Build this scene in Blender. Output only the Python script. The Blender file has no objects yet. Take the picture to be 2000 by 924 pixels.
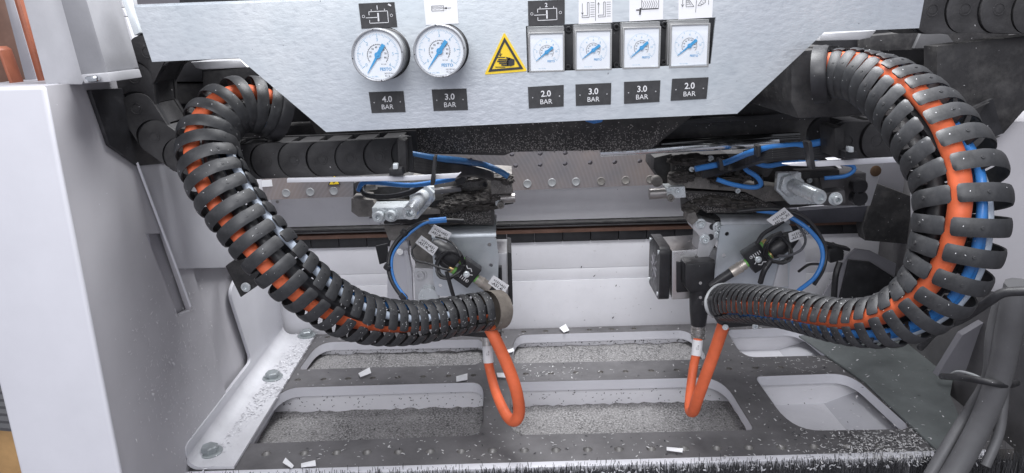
import bpy, bmesh, math, random
from mathutils import Vector, Matrix
random.seed(7)
S = bpy.context.scene
COL = S.collection
R_ = math.radians
# ------------------------------------------------------------------ camera
H = 1.2
PITCH, ROLL, F = R_(16.0), R_(1.6), 1444.0
FW = Vector((0, math.cos(PITCH), -math.sin(PITCH)))
R0 = Vector((1, 0, 0)); U0 = Vector((0, math.sin(PITCH), math.cos(PITCH)))
CR = R0*math.cos(ROLL) - U0*math.sin(ROLL)
CU = R0*math.sin(ROLL) + U0*math.cos(ROLL)
CAM = Vector((0, 0, H))
cd = bpy.data.cameras.new('camera'); cam = bpy.data.objects.new('camera', cd); COL.objects.link(cam)
cd.sensor_width = 36; cd.lens = 36*F/2000; cd.clip_start = 0.01; cd.clip_end = 100
m = Matrix((CR, CU, -FW)).transposed().to_4x4(); m.translation = CAM
cam.matrix_world = m
S.camera = cam
# ------------------------------------------------------------------ light
w = bpy.data.worlds.new('World'); S.world = w; w.use_nodes = True
bg = w.node_tree.nodes['Background']; bg.inputs[0].default_value = (0.85, 0.88, 1.0, 1); bg.inputs[1].default_value = 0.48
def area(name, loc, target, size, power, color=(1, 1, 1), sy=None):
    l = bpy.data.lights.new(name, 'AREA'); l.energy = power; l.color = color; l.size = size
    if sy: l.shape = 'RECTANGLE'; l.size_y = sy
    o = bpy.data.objects.new(name, l); COL.objects.link(o); o.location = loc
    o.rotation_euler = (Vector(target)-Vector(loc)).to_track_quat('-Z', 'Y').to_euler()
    return o
area('hall_lamp', (-0.25, -1.0, H+0.95), (0.0, 0.75, H-0.2), 1.2, 29, (0.96, 0.965, 1.0))
area('interior_fill', (0.05, 0.80, H+0.55), (0.0, 0.80, H-0.4), 0.9, 20, (0.97, 0.98, 1.0), 0.35)  # unseen fill light, added to brighten floor, back wall and side walls
S.view_settings.view_transform = 'Standard'; S.view_settings.look = 'None'
S.view_settings.exposure = 0.0; S.view_settings.gamma = 1.0
S.render.engine = 'CYCLES'

# ------------------------------------------------------------------ pixel rays (photograph pixels -> points of the place)
def ray(x, y):
    return FW + CR*((x-1000)/F) + CU*((462-y)/F)
def at(x, y, Y):
    d = ray(x, y); return CAM + d*(Y/d.y)
def atd(x, y, d):
    return CAM + ray(x, y)*d
def atz(x, y, z):
    d = ray(x, y); return CAM + d*((z-H)/d.z)
def atx(x, y, X):
    d = ray(x, y); return CAM + d*(X/d.x)
ZF = H-0.4245           # top of the slotted floor plate
# ------------------------------------------------------------------ materials
MATS = {}
def nt(name):
    m = bpy.data.materials.new(name); m.use_nodes = True
    t = m.node_tree; return m, t, t.nodes, t.links, t.nodes['Principled BSDF']
def noise(N, L, scale, detail=4, rough=0.6, vec=None, coord='Object', stretch=None):
    tc = N.new('ShaderNodeTexCoord'); n = N.new('ShaderNodeTexNoise')
    n.inputs['Scale'].default_value = scale; n.inputs['Detail'].default_value = detail; n.inputs['Roughness'].default_value = rough
    if stretch:
        mp = N.new('ShaderNodeMapping'); mp.inputs['Scale'].default_value = stretch
        L.new(tc.outputs[coord], mp.inputs[0]); L.new(mp.outputs[0], n.inputs['Vector'])
    else: L.new(tc.outputs[coord], n.inputs['Vector'])
    return n.outputs['Fac']
def ramp(N, L, fac, stops):
    r = N.new('ShaderNodeValToRGB'); e = r.color_ramp.elements
    while len(e) < len(stops): e.new(0.5)
    for i, (p, c) in enumerate(stops):
        e[i].position = p; e[i].color = (c, c, c, 1) if isinstance(c, (int, float)) else tuple(c)+(1,)
    L.new(fac, r.inputs[0]); return r.outputs[0]
def mixc(N, L, fac, a, b):
    mx = N.new('ShaderNodeMix'); mx.data_type = 'RGBA'
    for i, v in ((6, a), (7, b)):
        if isinstance(v, tuple): mx.inputs[i].default_value = v+(1,)
        else: L.new(v, mx.inputs[i])
    if isinstance(fac, float): mx.inputs[0].default_value = fac
    else: L.new(fac, mx.inputs[0])
    return mx.outputs[2]
def mul(N, L, a, b):
    x = N.new('ShaderNodeMath'); x.operation = 'MULTIPLY'
    L.new(a, x.inputs[0])
    if isinstance(b, float): x.inputs[1].default_value = b
    else: L.new(b, x.inputs[1])
    return x.outputs[0]
def bump(N, L, B, fac, strength, dist=0.001):
    b = N.new('ShaderNodeBump'); b.inputs['Strength'].default_value = strength; b.inputs['Distance'].default_value = dist
    L.new(fac, b.inputs['Height']); L.new(b.outputs[0], B.inputs['Normal'])
def M(name, color, rough=0.5, metal=0.0, var=0.12, vscale=40, bmp=0.0, bscale=600, dust=0.0, dustcol=(0.45, 0.44, 0.44), specks=0.0,
      speckcol=(0.75, 0.74, 0.76), speckscale=420, topdust=0.0, stretch=None, coat=0.0):
    if name in MATS: return MATS[name]
    m, t, N, L, B = nt(name); MATS[name] = m
    c = color
    dark = tuple(x*(1-var*1.6) for x in c); lite = tuple(min(1, x*(1+var)) for x in c)
    n1 = noise(N, L, vscale, 6, 0.65, stretch=stretch)
    colr = ramp(N, L, n1, [(0.3, dark), (0.7, lite)])
    rgh = ramp(N, L, noise(N, L, vscale*1.7, 5, 0.6, stretch=stretch), [(0.3, max(0.03, rough-0.1)), (0.7, min(1, rough+0.1))])
    metalv = None
    if dust > 0:
        dm = ramp(N, L, noise(N, L, 55, 8, 0.72), [(0.62-0.32*dust, 0.0), (0.95-0.25*dust, min(1.0, dust*1.1))])
        colr = mixc(N, L, dm, colr, dustcol)
        rgh = mixc(N, L, dm, rgh, (0.9, 0.9, 0.9)); metalv = dm
    if topdust > 0:
        g = N.new('ShaderNodeNewGeometry'); sx = N.new('ShaderNodeSeparateXYZ'); L.new(g.outputs['Normal'], sx.inputs[0])
        up = ramp(N, L, sx.outputs[2], [(0.25, 0.0), (0.95, topdust)])
        td = mul(N, L, up, ramp(N, L, noise(N, L, 160, 8, 0.75), [(0.35, 0.15), (0.65, 1.0)]))
        colr = mixc(N, L, td, colr, dustcol); rgh = mixc(N, L, td, rgh, (0.9, 0.9, 0.9))
    if specks > 0:
        sp = ramp(N, L, noise(N, L, speckscale, 2, 0.5), [(0.78-specks*0.25, 0.0), (0.80-specks*0.25, 1.0)])
        colr = mixc(N, L, sp, colr, speckcol)
    L.new(colr, B.inputs['Base Color']); L.new(rgh, B.inputs['Roughness'])
    B.inputs['Metallic'].default_value = metal
    if metalv is not None and metal > 0:
        L.new(ramp(N, L, metalv, [(0.0, metal), (1.0, 0.0)]), B.inputs['Metallic'])
    if coat: B.inputs['Coat Weight'].default_value = coat
    if bmp > 0: bump(N, L, B, noise(N, L, bscale, 4, 0.6, stretch=stretch), bmp, 0.0006)
    return m
def galv_material():
    m, t, N, L, B = nt('galvanised_sheet'); MATS['galv'] = m
    big = noise(N, L, 14, 5, 0.6); fine = noise(N, L, 190, 4, 0.6, stretch=(0.75, 1, 1.4))
    c = mixc(N, L, ramp(N, L, big, [(0.3, 0.0), (0.72, 1.0)]), (0.53, 0.585, 0.62), (0.69, 0.72, 0.74))
    c = mixc(N, L, ramp(N, L, fine, [(0.28, 0.35), (0.45, 0.0)]), c, (0.46, 0.50, 0.55))
    c = mixc(N, L, ramp(N, L, noise(N, L, 330, 2, 0.5), [(0.245, 0.75), (0.265, 0.0)]), c, (0.12, 0.12, 0.13))
    c = mixc(N, L, ramp(N, L, noise(N, L, 4.5, 2, 0.5), [(0.38, 0.0), (0.62, 0.6)]), c, (0.50, 0.52, 0.58))
    c = mixc(N, L, ramp(N, L, noise(N, L, 22, 7, 0.7), [(0.52, 0.0), (0.75, 0.35)]), c, (0.42, 0.46, 0.50))
    L.new(c, B.inputs['Base Color']); B.inputs['Metallic'].default_value = 0.55
    L.new(ramp(N, L, fine, [(0.3, 0.36), (0.7, 0.5)]), B.inputs['Roughness'])
    bump(N, L, B, mul(N, L, fine, ramp(N, L, noise(N, L, 7, 2, 0.5), [(0.35, 0.25), (0.65, 1.0)])), 0.32, 0.0010)
galv_material()
WHITE = M('white_paint', (0.69, 0.69, 0.735), 0.45, 0, 0.04, 9, 0.08, 900, specks=0.02, speckcol=(0.13, 0.13, 0.14), speckscale=210)
WHITE_DIRTY = M('white_paint_dirty', (0.76, 0.755, 0.79), 0.5, 0, 0.05, 10, 0.08, 700, dust=0.2, dustcol=(0.36, 0.34, 0.33), specks=0.06, speckcol=(0.12, 0.12, 0.13), speckscale=260)
GREY = M('grey_paint', (0.50, 0.49, 0.515), 0.5, 0, 0.05, 9, 0.12, 900, specks=0.05, speckcol=(0.7, 0.7, 0.74), speckscale=230)
GREY_D = M('grey_paint_dark', (0.27, 0.265, 0.29), 0.5, 0, 0.07, 10, 0.1, 900, specks=0.06, speckcol=(0.55, 0.55, 0.58), speckscale=230)
GREY_L = M('grey_paint_light', (0.55, 0.55, 0.585), 0.5, 0, 0.05, 9, 0.1, 900, specks=0.05, speckcol=(0.8, 0.8, 0.83), speckscale=230)
BLACK = M('black_plastic', (0.022, 0.022, 0.025), 0.42, 0, 0.25, 60, 0.1, 800, dust=0.10, specks=0.03, topdust=0.15)
BLACK_RING = M('black_nylon', (0.034, 0.035, 0.038), 0.47, 0, 0.35, 50, 0.12, 500, dust=0.38, dustcol=(0.14, 0.135, 0.135), specks=0.08, speckscale=300, topdust=0.12)
BLACK_DUST = M('black_dusty', (0.030, 0.029, 0.031), 0.55, 0, 0.3, 40, 0.3, 300, dust=0.5, dustcol=(0.14, 0.135, 0.13), specks=0.15, speckscale=330, topdust=0.35)
BLACK_CHIPPY = M('black_chip_covered', (0.045, 0.042, 0.042), 0.6, 0, 0.3, 40, 0.3, 400, dust=0.5, dustcol=(0.12, 0.115, 0.11), specks=0.18, speckcol=(0.5, 0.48, 0.46), speckscale=380)
CHAIN = M('chain_plastic', (0.033, 0.032, 0.034), 0.55, 0, 0.3, 40, 0.25, 700, dust=0.4, dustcol=(0.10, 0.096, 0.096), specks=0.08, speckscale=300, topdust=0.25)
STEEL = M('machined_steel', (0.42, 0.40, 0.39), 0.38, 0.85, 0.15, 30, 0.15, 300, dust=0.2, dustcol=(0.34, 0.32, 0.31))
STEEL_DARK = M('dark_steel', (0.17, 0.165, 0.17), 0.45, 0.35, 0.2, 18, 0.1, 700, dust=0.22, dustcol=(0.22, 0.21, 0.21), specks=0.05, speckscale=300)
STEEL_DIRTY = M('dirty_steel', (0.27, 0.255, 0.24), 0.55, 0.35, 0.3, 60, 0.5, 250, dust=0.62, dustcol=(0.11, 0.10, 0.093), specks=0.16, speckcol=(0.62, 0.6, 0.58), speckscale=380)
ZINC = M('zinc_plated', (0.74, 0.78, 0.80), 0.28, 0.35, 0.05, 40, 0.05, 500)
CHROME = M('bright_steel', (0.74, 0.76, 0.78), 0.16, 1.0, 0.08, 60)
ALU = M('aluminium', (0.68, 0.68, 0.70), 0.4, 0.45, 0.06, 40, 0.1, 600, dust=0.05, dustcol=(0.4, 0.39, 0.38))
ORANGE = M('orange_jacket', (0.78, 0.155, 0.058), 0.6, 0, 0.14, 30, 0.15, 500, dust=0.2, dustcol=(0.52, 0.24, 0.15), specks=0.05, speckcol=(.6, .5, .45), speckscale=500)
BLUE = M('blue_tube', (0.05, 0.23, 0.62), 0.35, 0, 0.15, 40, dust=0.1, dustcol=(0.2, 0.25, 0.32), specks=0.04)
PALE = M('pale_blue_tube', (0.55, 0.62, 0.72), 0.35, 0, 0.08, 40)
GREYTUBE = M('grey_hose', (0.13, 0.13, 0.135), 0.5, 0, 0.12, 20, 0.15, 300, dust=0.15, dustcol=(0.33, 0.33, 0.33), specks=0.04)
PAPER = M('white_label', (0.80, 0.80, 0.82), 0.6, 0, 0.03, 40)
LBL_BLACK = M('label_black', (0.040, 0.040, 0.043), 0.55, 0, 0.2, 200, specks=0.06, speckcol=(0.3, 0.3, 0.3), speckscale=1200)
PRINT_W = M('white_print', (0.72, 0.72, 0.74), 0.6, 0, 0.05, 200)
PRINT_K = M('black_print', (0.03, 0.03, 0.035), 0.6, 0, 0.05, 200)
PRINT_B = M('blue_print', (0.10, 0.36, 0.66), 0.6, 0, 0.05, 200)
PRINT_LB = M('pale_blue_print', (0.30, 0.52, 0.70), 0.6, 0, 0.05, 200)
NEEDLE = M('needle_blue', (0.06, 0.36, 0.68), 0.45, 0, 0.05, 100)
DIAL = M('dial_white', (0.86, 0.89, 0.93), 0.5, 0, 0.02, 30)
YELLOW = M('yellow_sign', (0.86, 0.60, 0.03), 0.5, 0, 0.05, 60)
GAUGE_GREY = M('gauge_case_grey', (0.20, 0.20, 0.20), 0.35, 0.3, 0.1, 60)
FRAME_GREY = M('gauge_frame_grey', (0.33, 0.33, 0.33), 0.4, 0.1, 0.08, 60)
BROWN = M('brown_seal', (0.16, 0.085, 0.06), 0.55, 0, 0.2, 30, dust=0.15)
COPPER = M('copper_brown', (0.30, 0.095, 0.05), 0.5, 0.1, 0.2, 25)
FLAKE = M('white_shaving', (0.70, 0.69, 0.71), 0.7, 0, 0.1, 300)
FLAKE_D = M('dark_shaving', (0.05, 0.05, 0.055), 0.7, 0, 0.2, 300)
BRASS = M('brass', (0.60, 0.42, 0.20), 0.35, 0.7, 0.12, 60)
GREEN = M('green_ring', (0.20, 0.50, 0.12), 0.5)
CREAM = M('dusty_cream', (0.20, 0.175, 0.15), 0.8, 0, 0.3, 60, 0.3, 300, dust=0.3, dustcol=(0.2, 0.18, 0.16), specks=0.1)
BACKDROP = M('hall_grey', (0.36, 0.34, 0.36), 0.7, 0, 0.15, 3)
def speckle_material():
    m, t, N, L, B = nt('shaving_layer'); MATS['speckle'] = m
    a = noise(N, L, 430, 4, 0.75); b = noise(N, L, 13, 5, 0.65)
    c = ramp(N, L, a, [(0.36, (0.035, 0.035, 0.037)), (0.47, (0.16, 0.155, 0.155)), (0.56, (0.36, 0.35, 0.35)), (0.66, (0.6, 0.59, 0.6))])
    L.new(mixc(N, L, ramp(N, L, b, [(0.32, 0.05), (0.68, 0.75)]), c, (0.36, 0.35, 0.35)), B.inputs['Base Color'])
    B.inputs['Roughness'].default_value = 0.9; bump(N, L, B, a, 0.8, 0.002)
speckle_material()
def milled_material():
    m, t, N, L, B = nt('milled_steel'); MATS['milled'] = m
    tc = N.new('ShaderNodeTexCoord'); mp = N.new('ShaderNodeMapping'); mp.inputs['Rotation'].default_value = (0, R_(-28), 0)
    wv = N.new('ShaderNodeTexWave'); wv.wave_type = 'RINGS'; wv.rings_direction = 'SPHERICAL'; wv.inputs['Scale'].default_value = 62; wv.inputs['Distortion'].default_value = 0.5; wv.inputs['Detail'].default_value = 2
    mp.inputs['Location'].default_value = (0.10, 0, 0.16)
    L.new(tc.outputs['Object'], mp.inputs[0]); L.new(mp.outputs[0], wv.inputs[0])
    n = noise(N, L, 8, 5, 0.6)
    c = mixc(N, L, ramp(N, L, n, [(0.35, 0.0), (0.75, 1.0)]), (0.22, 0.22, 0.24), (0.38, 0.31, 0.28))
    c = mixc(N, L, ramp(N, L, wv.outputs['Fac'], [(0.3, 0.0), (0.9, 0.10)]), c, (0.5, 0.49, 0.5))
    L.new(c, B.inputs['Base Color']); B.inputs['Metallic'].default_value = 0.5; B.inputs['Roughness'].default_value = 0.42
    bump(N, L, B, wv.outputs['Fac'], 0.08, 0.0004)
milled_material()
def lens_material():
    m, t, N, L, B = nt('clear_lens'); MATS['lens'] = m
    N.remove(B); tr = N.new('ShaderNodeBsdfTransparent'); tr.inputs[0].default_value = (1, 1, 1, 1)
    gl = N.new('ShaderNodeBsdfGlossy'); gl.inputs['Roughness'].default_value = 0.06
    fr = N.new('ShaderNodeFresnel'); fr.inputs[0].default_value = 1.12; mx = N.new('ShaderNodeMixShader')
    L.new(fr.outputs[0], mx.inputs[0]); L.new(tr.outputs[0], mx.inputs[1]); L.new(gl.outputs[0], mx.inputs[2])
    L.new(mx.outputs[0], N['Material Output'].inputs[0])
lens_material()
SPECK = MATS['speckle']; GALV = MATS['galv']; MILLED = MATS['milled']; LENS = MATS['lens']

# ------------------------------------------------------------------ mesh builder
def basis(n, up=Vector((0, 0, 1))):
    n = n.normalized()
    if abs(n.dot(up)) > 0.99: up = Vector((0, 1, 0))
    u = up.cross(n).normalized(); v = n.cross(u).normalized()
    return u, v, n
class MB:
    def __init__(s): s.v = []; s.f = []; s.m = []; s.mi = 0
    def add(s, vs, fs):
        b = len(s.v); s.v += [Vector(p) for p in vs]
        for f in fs: s.f.append(tuple(i+b for i in f)); s.m.append(s.mi)
        return s
    def prism(s, loop, ext):
        """front loop of points and an extrusion vector (pointing away from the viewer)"""
        ext = Vector(ext); n = len(loop); vs = [Vector(p) for p in loop]; vs += [p+ext for p in vs]
        nrm = Vector((0, 0, 0))
        for i in range(n): nrm += vs[i].cross(vs[(i+1) % n])
        fs = [tuple(range(n)), tuple(range(2*n-1, n-1, -1))] + [(i, i+n, (i+1) % n+n, (i+1) % n) for i in range(n)]
        if nrm.dot(ext) > 0: fs = [tuple(reversed(f)) for f in fs]
        return s.add(vs, fs)
    def box(s, c, size, X=Vector((1, 0, 0)), Z=Vector((0, 0, 1))):
        X = Vector(X).normalized(); Z = Vector(Z); Z = (Z-X*Z.dot(X)).normalized(); Y = Z.cross(X)
        a, b, d = (k/2 for k in size); c = Vector(c)
        loop = [c+X*x-Y*b+Z*z for x, z in ((-a, -d), (a, -d), (a, d), (-a, d))]
        return s.prism(loop, Y*2*b)
    def cyl(s, p0, p1, r, seg=20, r1=None, cap=True):
        return s.lathe(p0, Vector(p1)-Vector(p0), [(0, r), ((Vector(p1)-Vector(p0)).length, r if r1 is None else r1)], seg, cap)
    def lathe(s, p, axis, prof, seg=24, cap=True, rot=0.0):
        p = Vector(p); u, v, n = basis(Vector(axis)); vs = []; k = len(prof)
        for (a, r) in prof:
            for i in range(seg):
                t = 2*math.pi*i/seg+rot; vs.append(p+n*a+(u*math.cos(t)+v*math.sin(t))*r)
        fs = []
        for j in range(k-1):
            for i in range(seg):
                i2 = (i+1) % seg; fs.append((j*seg+i, j*seg+i2, (j+1)*seg+i2, (j+1)*seg+i))
        if cap: fs.append(tuple(reversed(range(seg)))); fs.append(tuple(range((k-1)*seg, k*seg)))
        return s.add(vs, fs)
    def tube(s, path, r, seg=10, cap=True):
        path = [Vector(p) for p in path]; n = len(path); vs = []; u = None
        for i in range(n):
            t = (path[min(i+1, n-1)]-path[max(i-1, 0)]).normalized()
            if u is None: u = basis(t)[0]
            u = (u-t*u.dot(t)).normalized(); v = t.cross(u)
            rr = r[i] if isinstance(r, (list, tuple)) else r
            for k in range(seg):
                a = 2*math.pi*k/seg; vs.append(path[i]+(u*math.cos(a)+v*math.sin(a))*rr)
        fs = [(i*seg+k, i*seg+(k+1) % seg, (i+1)*seg+(k+1) % seg, (i+1)*seg+k) for i in range(n-1) for k in range(seg)]
        if cap: fs.append(tuple(reversed(range(seg)))); fs.append(tuple(range((n-1)*seg, n*seg)))
        return s.add(vs, fs)
    def build(s, name, mats, parent=None, bevel=0.0, smooth=True, seg=2):
        if not isinstance(mats, (list, tuple)): mats = [mats]
        me = bpy.data.meshes.new(name)
        org = parent_world(parent) if parent else (sum(s.v, Vector())/max(1, len(s.v)))
        me.from_pydata([p-org for p in s.v], [], s.f)
        for mt in mats: me.materials.append(mt)
        if len(mats) > 1: me.polygons.foreach_set('material_index', s.m)
        if bevel > 0:
            bm = bmesh.new(); bm.from_mesh(me)
            bmesh.ops.remove_doubles(bm, verts=bm.verts, dist=1e-6)
            es = [e for e in bm.edges if len(e.link_faces) == 2 and e.calc_face_angle(0) > 0.6]
            bmesh.ops.bevel(bm, geom=es, offset=bevel, segments=seg, profile=0.6, affect='EDGES', clamp_overlap=True)
            bm.to_mesh(me); bm.free()
        if smooth:
            me.polygons.foreach_set('use_smooth', [True]*len(me.polygons)); me.set_sharp_from_angle(angle=R_(38))
        me.update()
        o = bpy.data.objects.new(name, me); COL.objects.link(o)
        if parent: o.parent = parent
        else: o.location = org
        return o
PW = {}
def parent_world(o):
    p = Vector((0, 0, 0))
    while o: p += o.location; o = o.parent
    return p
def tag(o, label=None, cat=None, group=None, kind=None):
    if label: o['label'] = label
    if cat: o['category'] = cat
    if group: o['group'] = group
    if kind: o['kind'] = kind
    return o
def thing(name, label, cat, loc, group=None):
    o = bpy.data.objects.new(name, None); COL.objects.link(o); o.location = loc; o.empty_display_size = 0.02
    return tag(o, label, cat, group)
def px(pts, Y): return [at(x, y, Y) for x, y in pts]
def plate(name, pts, Y, th, mat, parent=None, bevel=0.0008):
    return MB().prism(px(pts, Y), (0, th, 0)).build(name, mat, parent, bevel)
def spline(pts, n=8):
    P = [Vector(p) for p in pts]; out = []
    P = [P[0]*2-P[1]] + P + [P[-1]*2-P[-2]]
    for i in range(1, len(P)-2):
        for k in range(n):
            t = k/n; a, b, c, d = P[i-1:i+3]
            out.append(0.5*((2*b)+(c-a)*t+(2*a-5*b+4*c-d)*t*t+(3*b-a-3*c+d)*t**3))
    out.append(P[-2]); return out
def pxpath(pts, n=8):      # (x, y, depth along the view axis)
    return spline([atd(*p) for p in pts], n)
def interp(tab, s):
    for i in range(len(tab)-1):
        if s <= tab[i+1][0]:
            a, b = tab[i], tab[i+1]; k = (s-a[0])/max(1e-9, b[0]-a[0]); return a[1]+(b[1]-a[1])*k
    return tab[-1][1]
def inpoly(x, y, poly):
    c = False; j = len(poly)-1
    for i in range(len(poly)):
        xi, yi = poly[i]; xj, yj = poly[j]
        if (yi > y) != (yj > y) and x < (xj-xi)*(y-yi)/(yj-yi)+xi: c = not c
        j = i
    return c
def roundpoly(pts, r, n=6):
    """2-D polygon with rounded corners; r may be a list"""
    out = []; k = len(pts)
    for i in range(k):
        p = Vector(pts[i]).to_2d(); a = Vector(pts[i-1]).to_2d(); b = Vector(pts[(i+1) % k]).to_2d()
        rr = r[i] if isinstance(r, list) else r
        if rr <= 0: out.append(tuple(p)); continue
        da = (a-p); db = (b-p); rr = min(rr, da.length*0.45, db.length*0.45)
        pa = p+da.normalized()*rr; pb = p+db.normalized()*rr
        for j in range(n+1):
            t = j/n; q = pa*(1-t)**2+p*2*t*(1-t)+pb*t*t; out.append((q.x, q.y))
    return out
# text -> triangles
TX = {}
def text_raw(s, bold):
    key = (s, bold)
    if key not in TX:
        c = bpy.data.curves.new('t', 'FONT'); c.body = s; c.align_x = 'CENTER'; c.align_y = 'CENTER'; c.resolution_u = 3
        c.fill_mode = 'BOTH'; c.offset = 0.018 if bold else 0.0
        o = bpy.data.objects.new('t', c); me = bpy.data.meshes.new_from_object(o)
        vs = [v.co.copy() for v in me.vertices]; fs = [tuple(p.vertices) for p in me.polygons]
        x0 = min(v.x for v in vs); x1 = max(v.x for v in vs); y0 = min(v.y for v in vs); y1 = max(v.y for v in vs)
        cx, cy = (x0+x1)/2, (y0+y1)/2
        TX[key] = ([Vector((v.x-cx, v.y-cy, 0)) for v in vs], fs, x1-x0, y1-y0)
        bpy.data.objects.remove(o); bpy.data.curves.remove(c); bpy.data.meshes.remove(me)
    return TX[key]
class Flat:
    """print on a flat face: origin, right, up in metres"""
    def __init__(s, o, u, v): s.o = Vector(o); s.u = Vector(u).normalized(); s.v = Vector(v).normalized(); s.mb = MB()
    def p(s, x, y): return s.o+s.u*x+s.v*y
    def text(s, t, x, y, h=None, wd=None, bold=False, rot=0, sx=1.0):
        vs, fs, W, Hh = text_raw(t, bold); k = (h/Hh) if h else wd/W; c, sn = math.cos(rot), math.sin(rot)
        s.mb.add([s.p(x+(v.x*sx*c-v.y*sn)*k, y+(v.x*sx*sn+v.y*c)*k) for v in vs], fs)
    def line(s, x0, y0, x1, y1, w):
        d = Vector((x1-x0, y1-y0)); n = Vector((-d.y, d.x)).normalized()*(w/2)
        s.mb.add([s.p(x0-n.x, y0-n.y), s.p(x1-n.x, y1-n.y), s.p(x1+n.x, y1+n.y), s.p(x0+n.x, y0+n.y)], [(0, 1, 2, 3)])
    def lines(s, pts, w):
        for a, b in zip(pts, pts[1:]): s.line(a[0], a[1], b[0], b[1], w)
    def poly(s, pts): s.mb.add([s.p(*q) for q in pts], [tuple(range(len(pts)))])
    def ring(s, x, y, r, w, seg=16, a0=0, a1=2*math.pi):
        s.lines([(x+r*math.cos(a0+(a1-a0)*i/seg), y+r*math.sin(a0+(a1-a0)*i/seg)) for i in range(seg+1)], w)
    def disc(s, x, y, r, seg=14): s.poly([(x+r*math.cos(2*math.pi*i/seg), y+r*math.sin(2*math.pi*i/seg)) for i in range(seg)])
    def build(s, name, mat, parent): return s.mb.build(name, mat, parent, smooth=False)
def holed(outer, holes, ext, mi_side=0):
    """plate with openings: lists of 3-D points, extrusion vector -> MB (material 0 faces, mi_side for opening walls)"""
    ext = Vector(ext); bm = bmesh.new(); loops = []
    for lp in [outer]+holes:
        vs = [bm.verts.new(p) for p in lp]; loops.append(vs)
        for i in range(len(vs)): bm.edges.new((vs[i], vs[(i+1) % len(vs)]))
    bmesh.ops.triangle_fill(bm, use_beauty=True, use_dissolve=False, edges=bm.edges[:])
    bm.verts.index_update(); mb = MB()
    vs = [v.co.copy() for v in bm.verts]; tris = [[v.index for v in f.verts] for f in bm.faces]
    lidx = [[v.index for v in lp] for lp in loops]; bm.free(); n = len(vs)
    def fix(t, d):
        a, b, c = (vs[i] for i in t); return t if (b-a).cross(c-a).dot(d) > 0 else t[::-1]
    fs = [tuple(fix(t, -ext)) for t in tris]; fs += [tuple(i+n for i in fix(t, -ext)[::-1]) for t in tris]
    mb.add(vs+[p+ext for p in vs], fs)
    for q, lp in enumerate(lidx):
        mb.mi = mi_side
        P = [vs[i] for i in lp]; nrm = Vector((0, 0, 0))
        for i in range(len(P)): nrm += P[i].cross(P[(i+1) % len(P)])
        flip = (nrm.dot(ext) > 0) ^ (q > 0); k = len(lp); b = len(mb.v)
        side = [(i, i+k, (i+1) % k+k, (i+1) % k) for i in range(k)]
        if flip: side = [f[::-1] for f in side]
        mb.add(P+[p+ext for p in P], side)
    mb.mi = 0
    return mb
def circle(c, n, r, seg=24):
    u, v, _ = basis(Vector(n)); c = Vector(c)
    return [c+(u*math.cos(2*math.pi*i/seg)+v*math.sin(2*math.pi*i/seg))*r for i in range(seg)]
NEG = Vector((0, -1, 0))
def bolt(name, x, y, Y, r, parent, mat=None, hh=0.007, washer=True):
    """socket head screw seen from the front: head, recessed hex; sits on plane Y"""
    c = at(x, y, Y); mb = MB()
    if washer: mb.lathe(c, NEG, [(0, r*1.45), (0.0012, r*1.45), (0.0014, r*1.3), (0.0014, r*0.9)], 22)
    mb.lathe(c, NEG, [(0.001, r), (hh-0.0006, r), (hh, r*0.88), (hh, r*0.52), (max(hh-0.006, .0002), r*0.5), (max(hh-0.006, .0002), 0.0001)], 18, cap=False)
    return mb.build(name, mat or ZINC, parent)
# ================================================================== SETTING
# hall behind the machine
o = MB().box((0, 3.2, 1.2), (9, 0.1, 5)).build('wall', BACKDROP); tag(o, kind='structure')
o = MB().box((0, 1.5, -0.05), (9, 6, 0.1)).build('ground', BACKDROP); tag(o, kind='structure')

# ---- left machine wall
XL = -0.33; YL0 = 0.537; ZT = H-0.0335
t = thing('machine_post', 'white painted front post with inner side wall greyed for shade at the left', 'machine post', (XL-0.04, YL0, ZF-0.3))
mb = MB().prism([(XL-0.082, YL0, ZT), (XL, YL0, ZT), (XL, YL0, ZF-0.3), (XL-0.082, YL0, ZF-0.3)], (0, 0.005, 0))
mb.build('front_face', WHITE, t, 0.003, seg=3)
# inner side wall, its shade put into the grey colour, with a slot opening
def wx(pts, X): return [atx(x, y, X) for x, y in pts]
XS = XL-0.0035
slot = wx([(284, 456), (324, 456), (374, 604), (348, 618)], XS)
outer = [Vector((XS, YL0+0.0055, ZT)), Vector((XS, 0.735, ZT-0.004)), Vector((XS, atx(388, 610, XS).y, ZF+0.20)), Vector((XS, atx(448, 765, XS).y, ZF-0.02)), Vector((XS, 0.80, ZF-0.3)), Vector((XS, YL0+0.0055, ZF-0.3))]
holed(outer, [slot], (-0.006, 0, 0)).build('side_wall', GREY, t)
MB().prism([(XL-0.082, YL0+0.0055, ZT-0.0005), (XL-0.082, 0.735, ZT-0.0005), (XS-0.0075, 0.735, ZT-0.0005), (XS-0.0075, YL0+0.0055, ZT-0.0005)], (0, 0, -0.01)).build('top_face', GREY_L, t, 0.001)
MB().prism(wx([(285, 440), (400, 440), (430, 660), (340, 660)], XS-0.0085), (-0.004, 0, 0)).build('slot_back', GREY, t)
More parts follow.
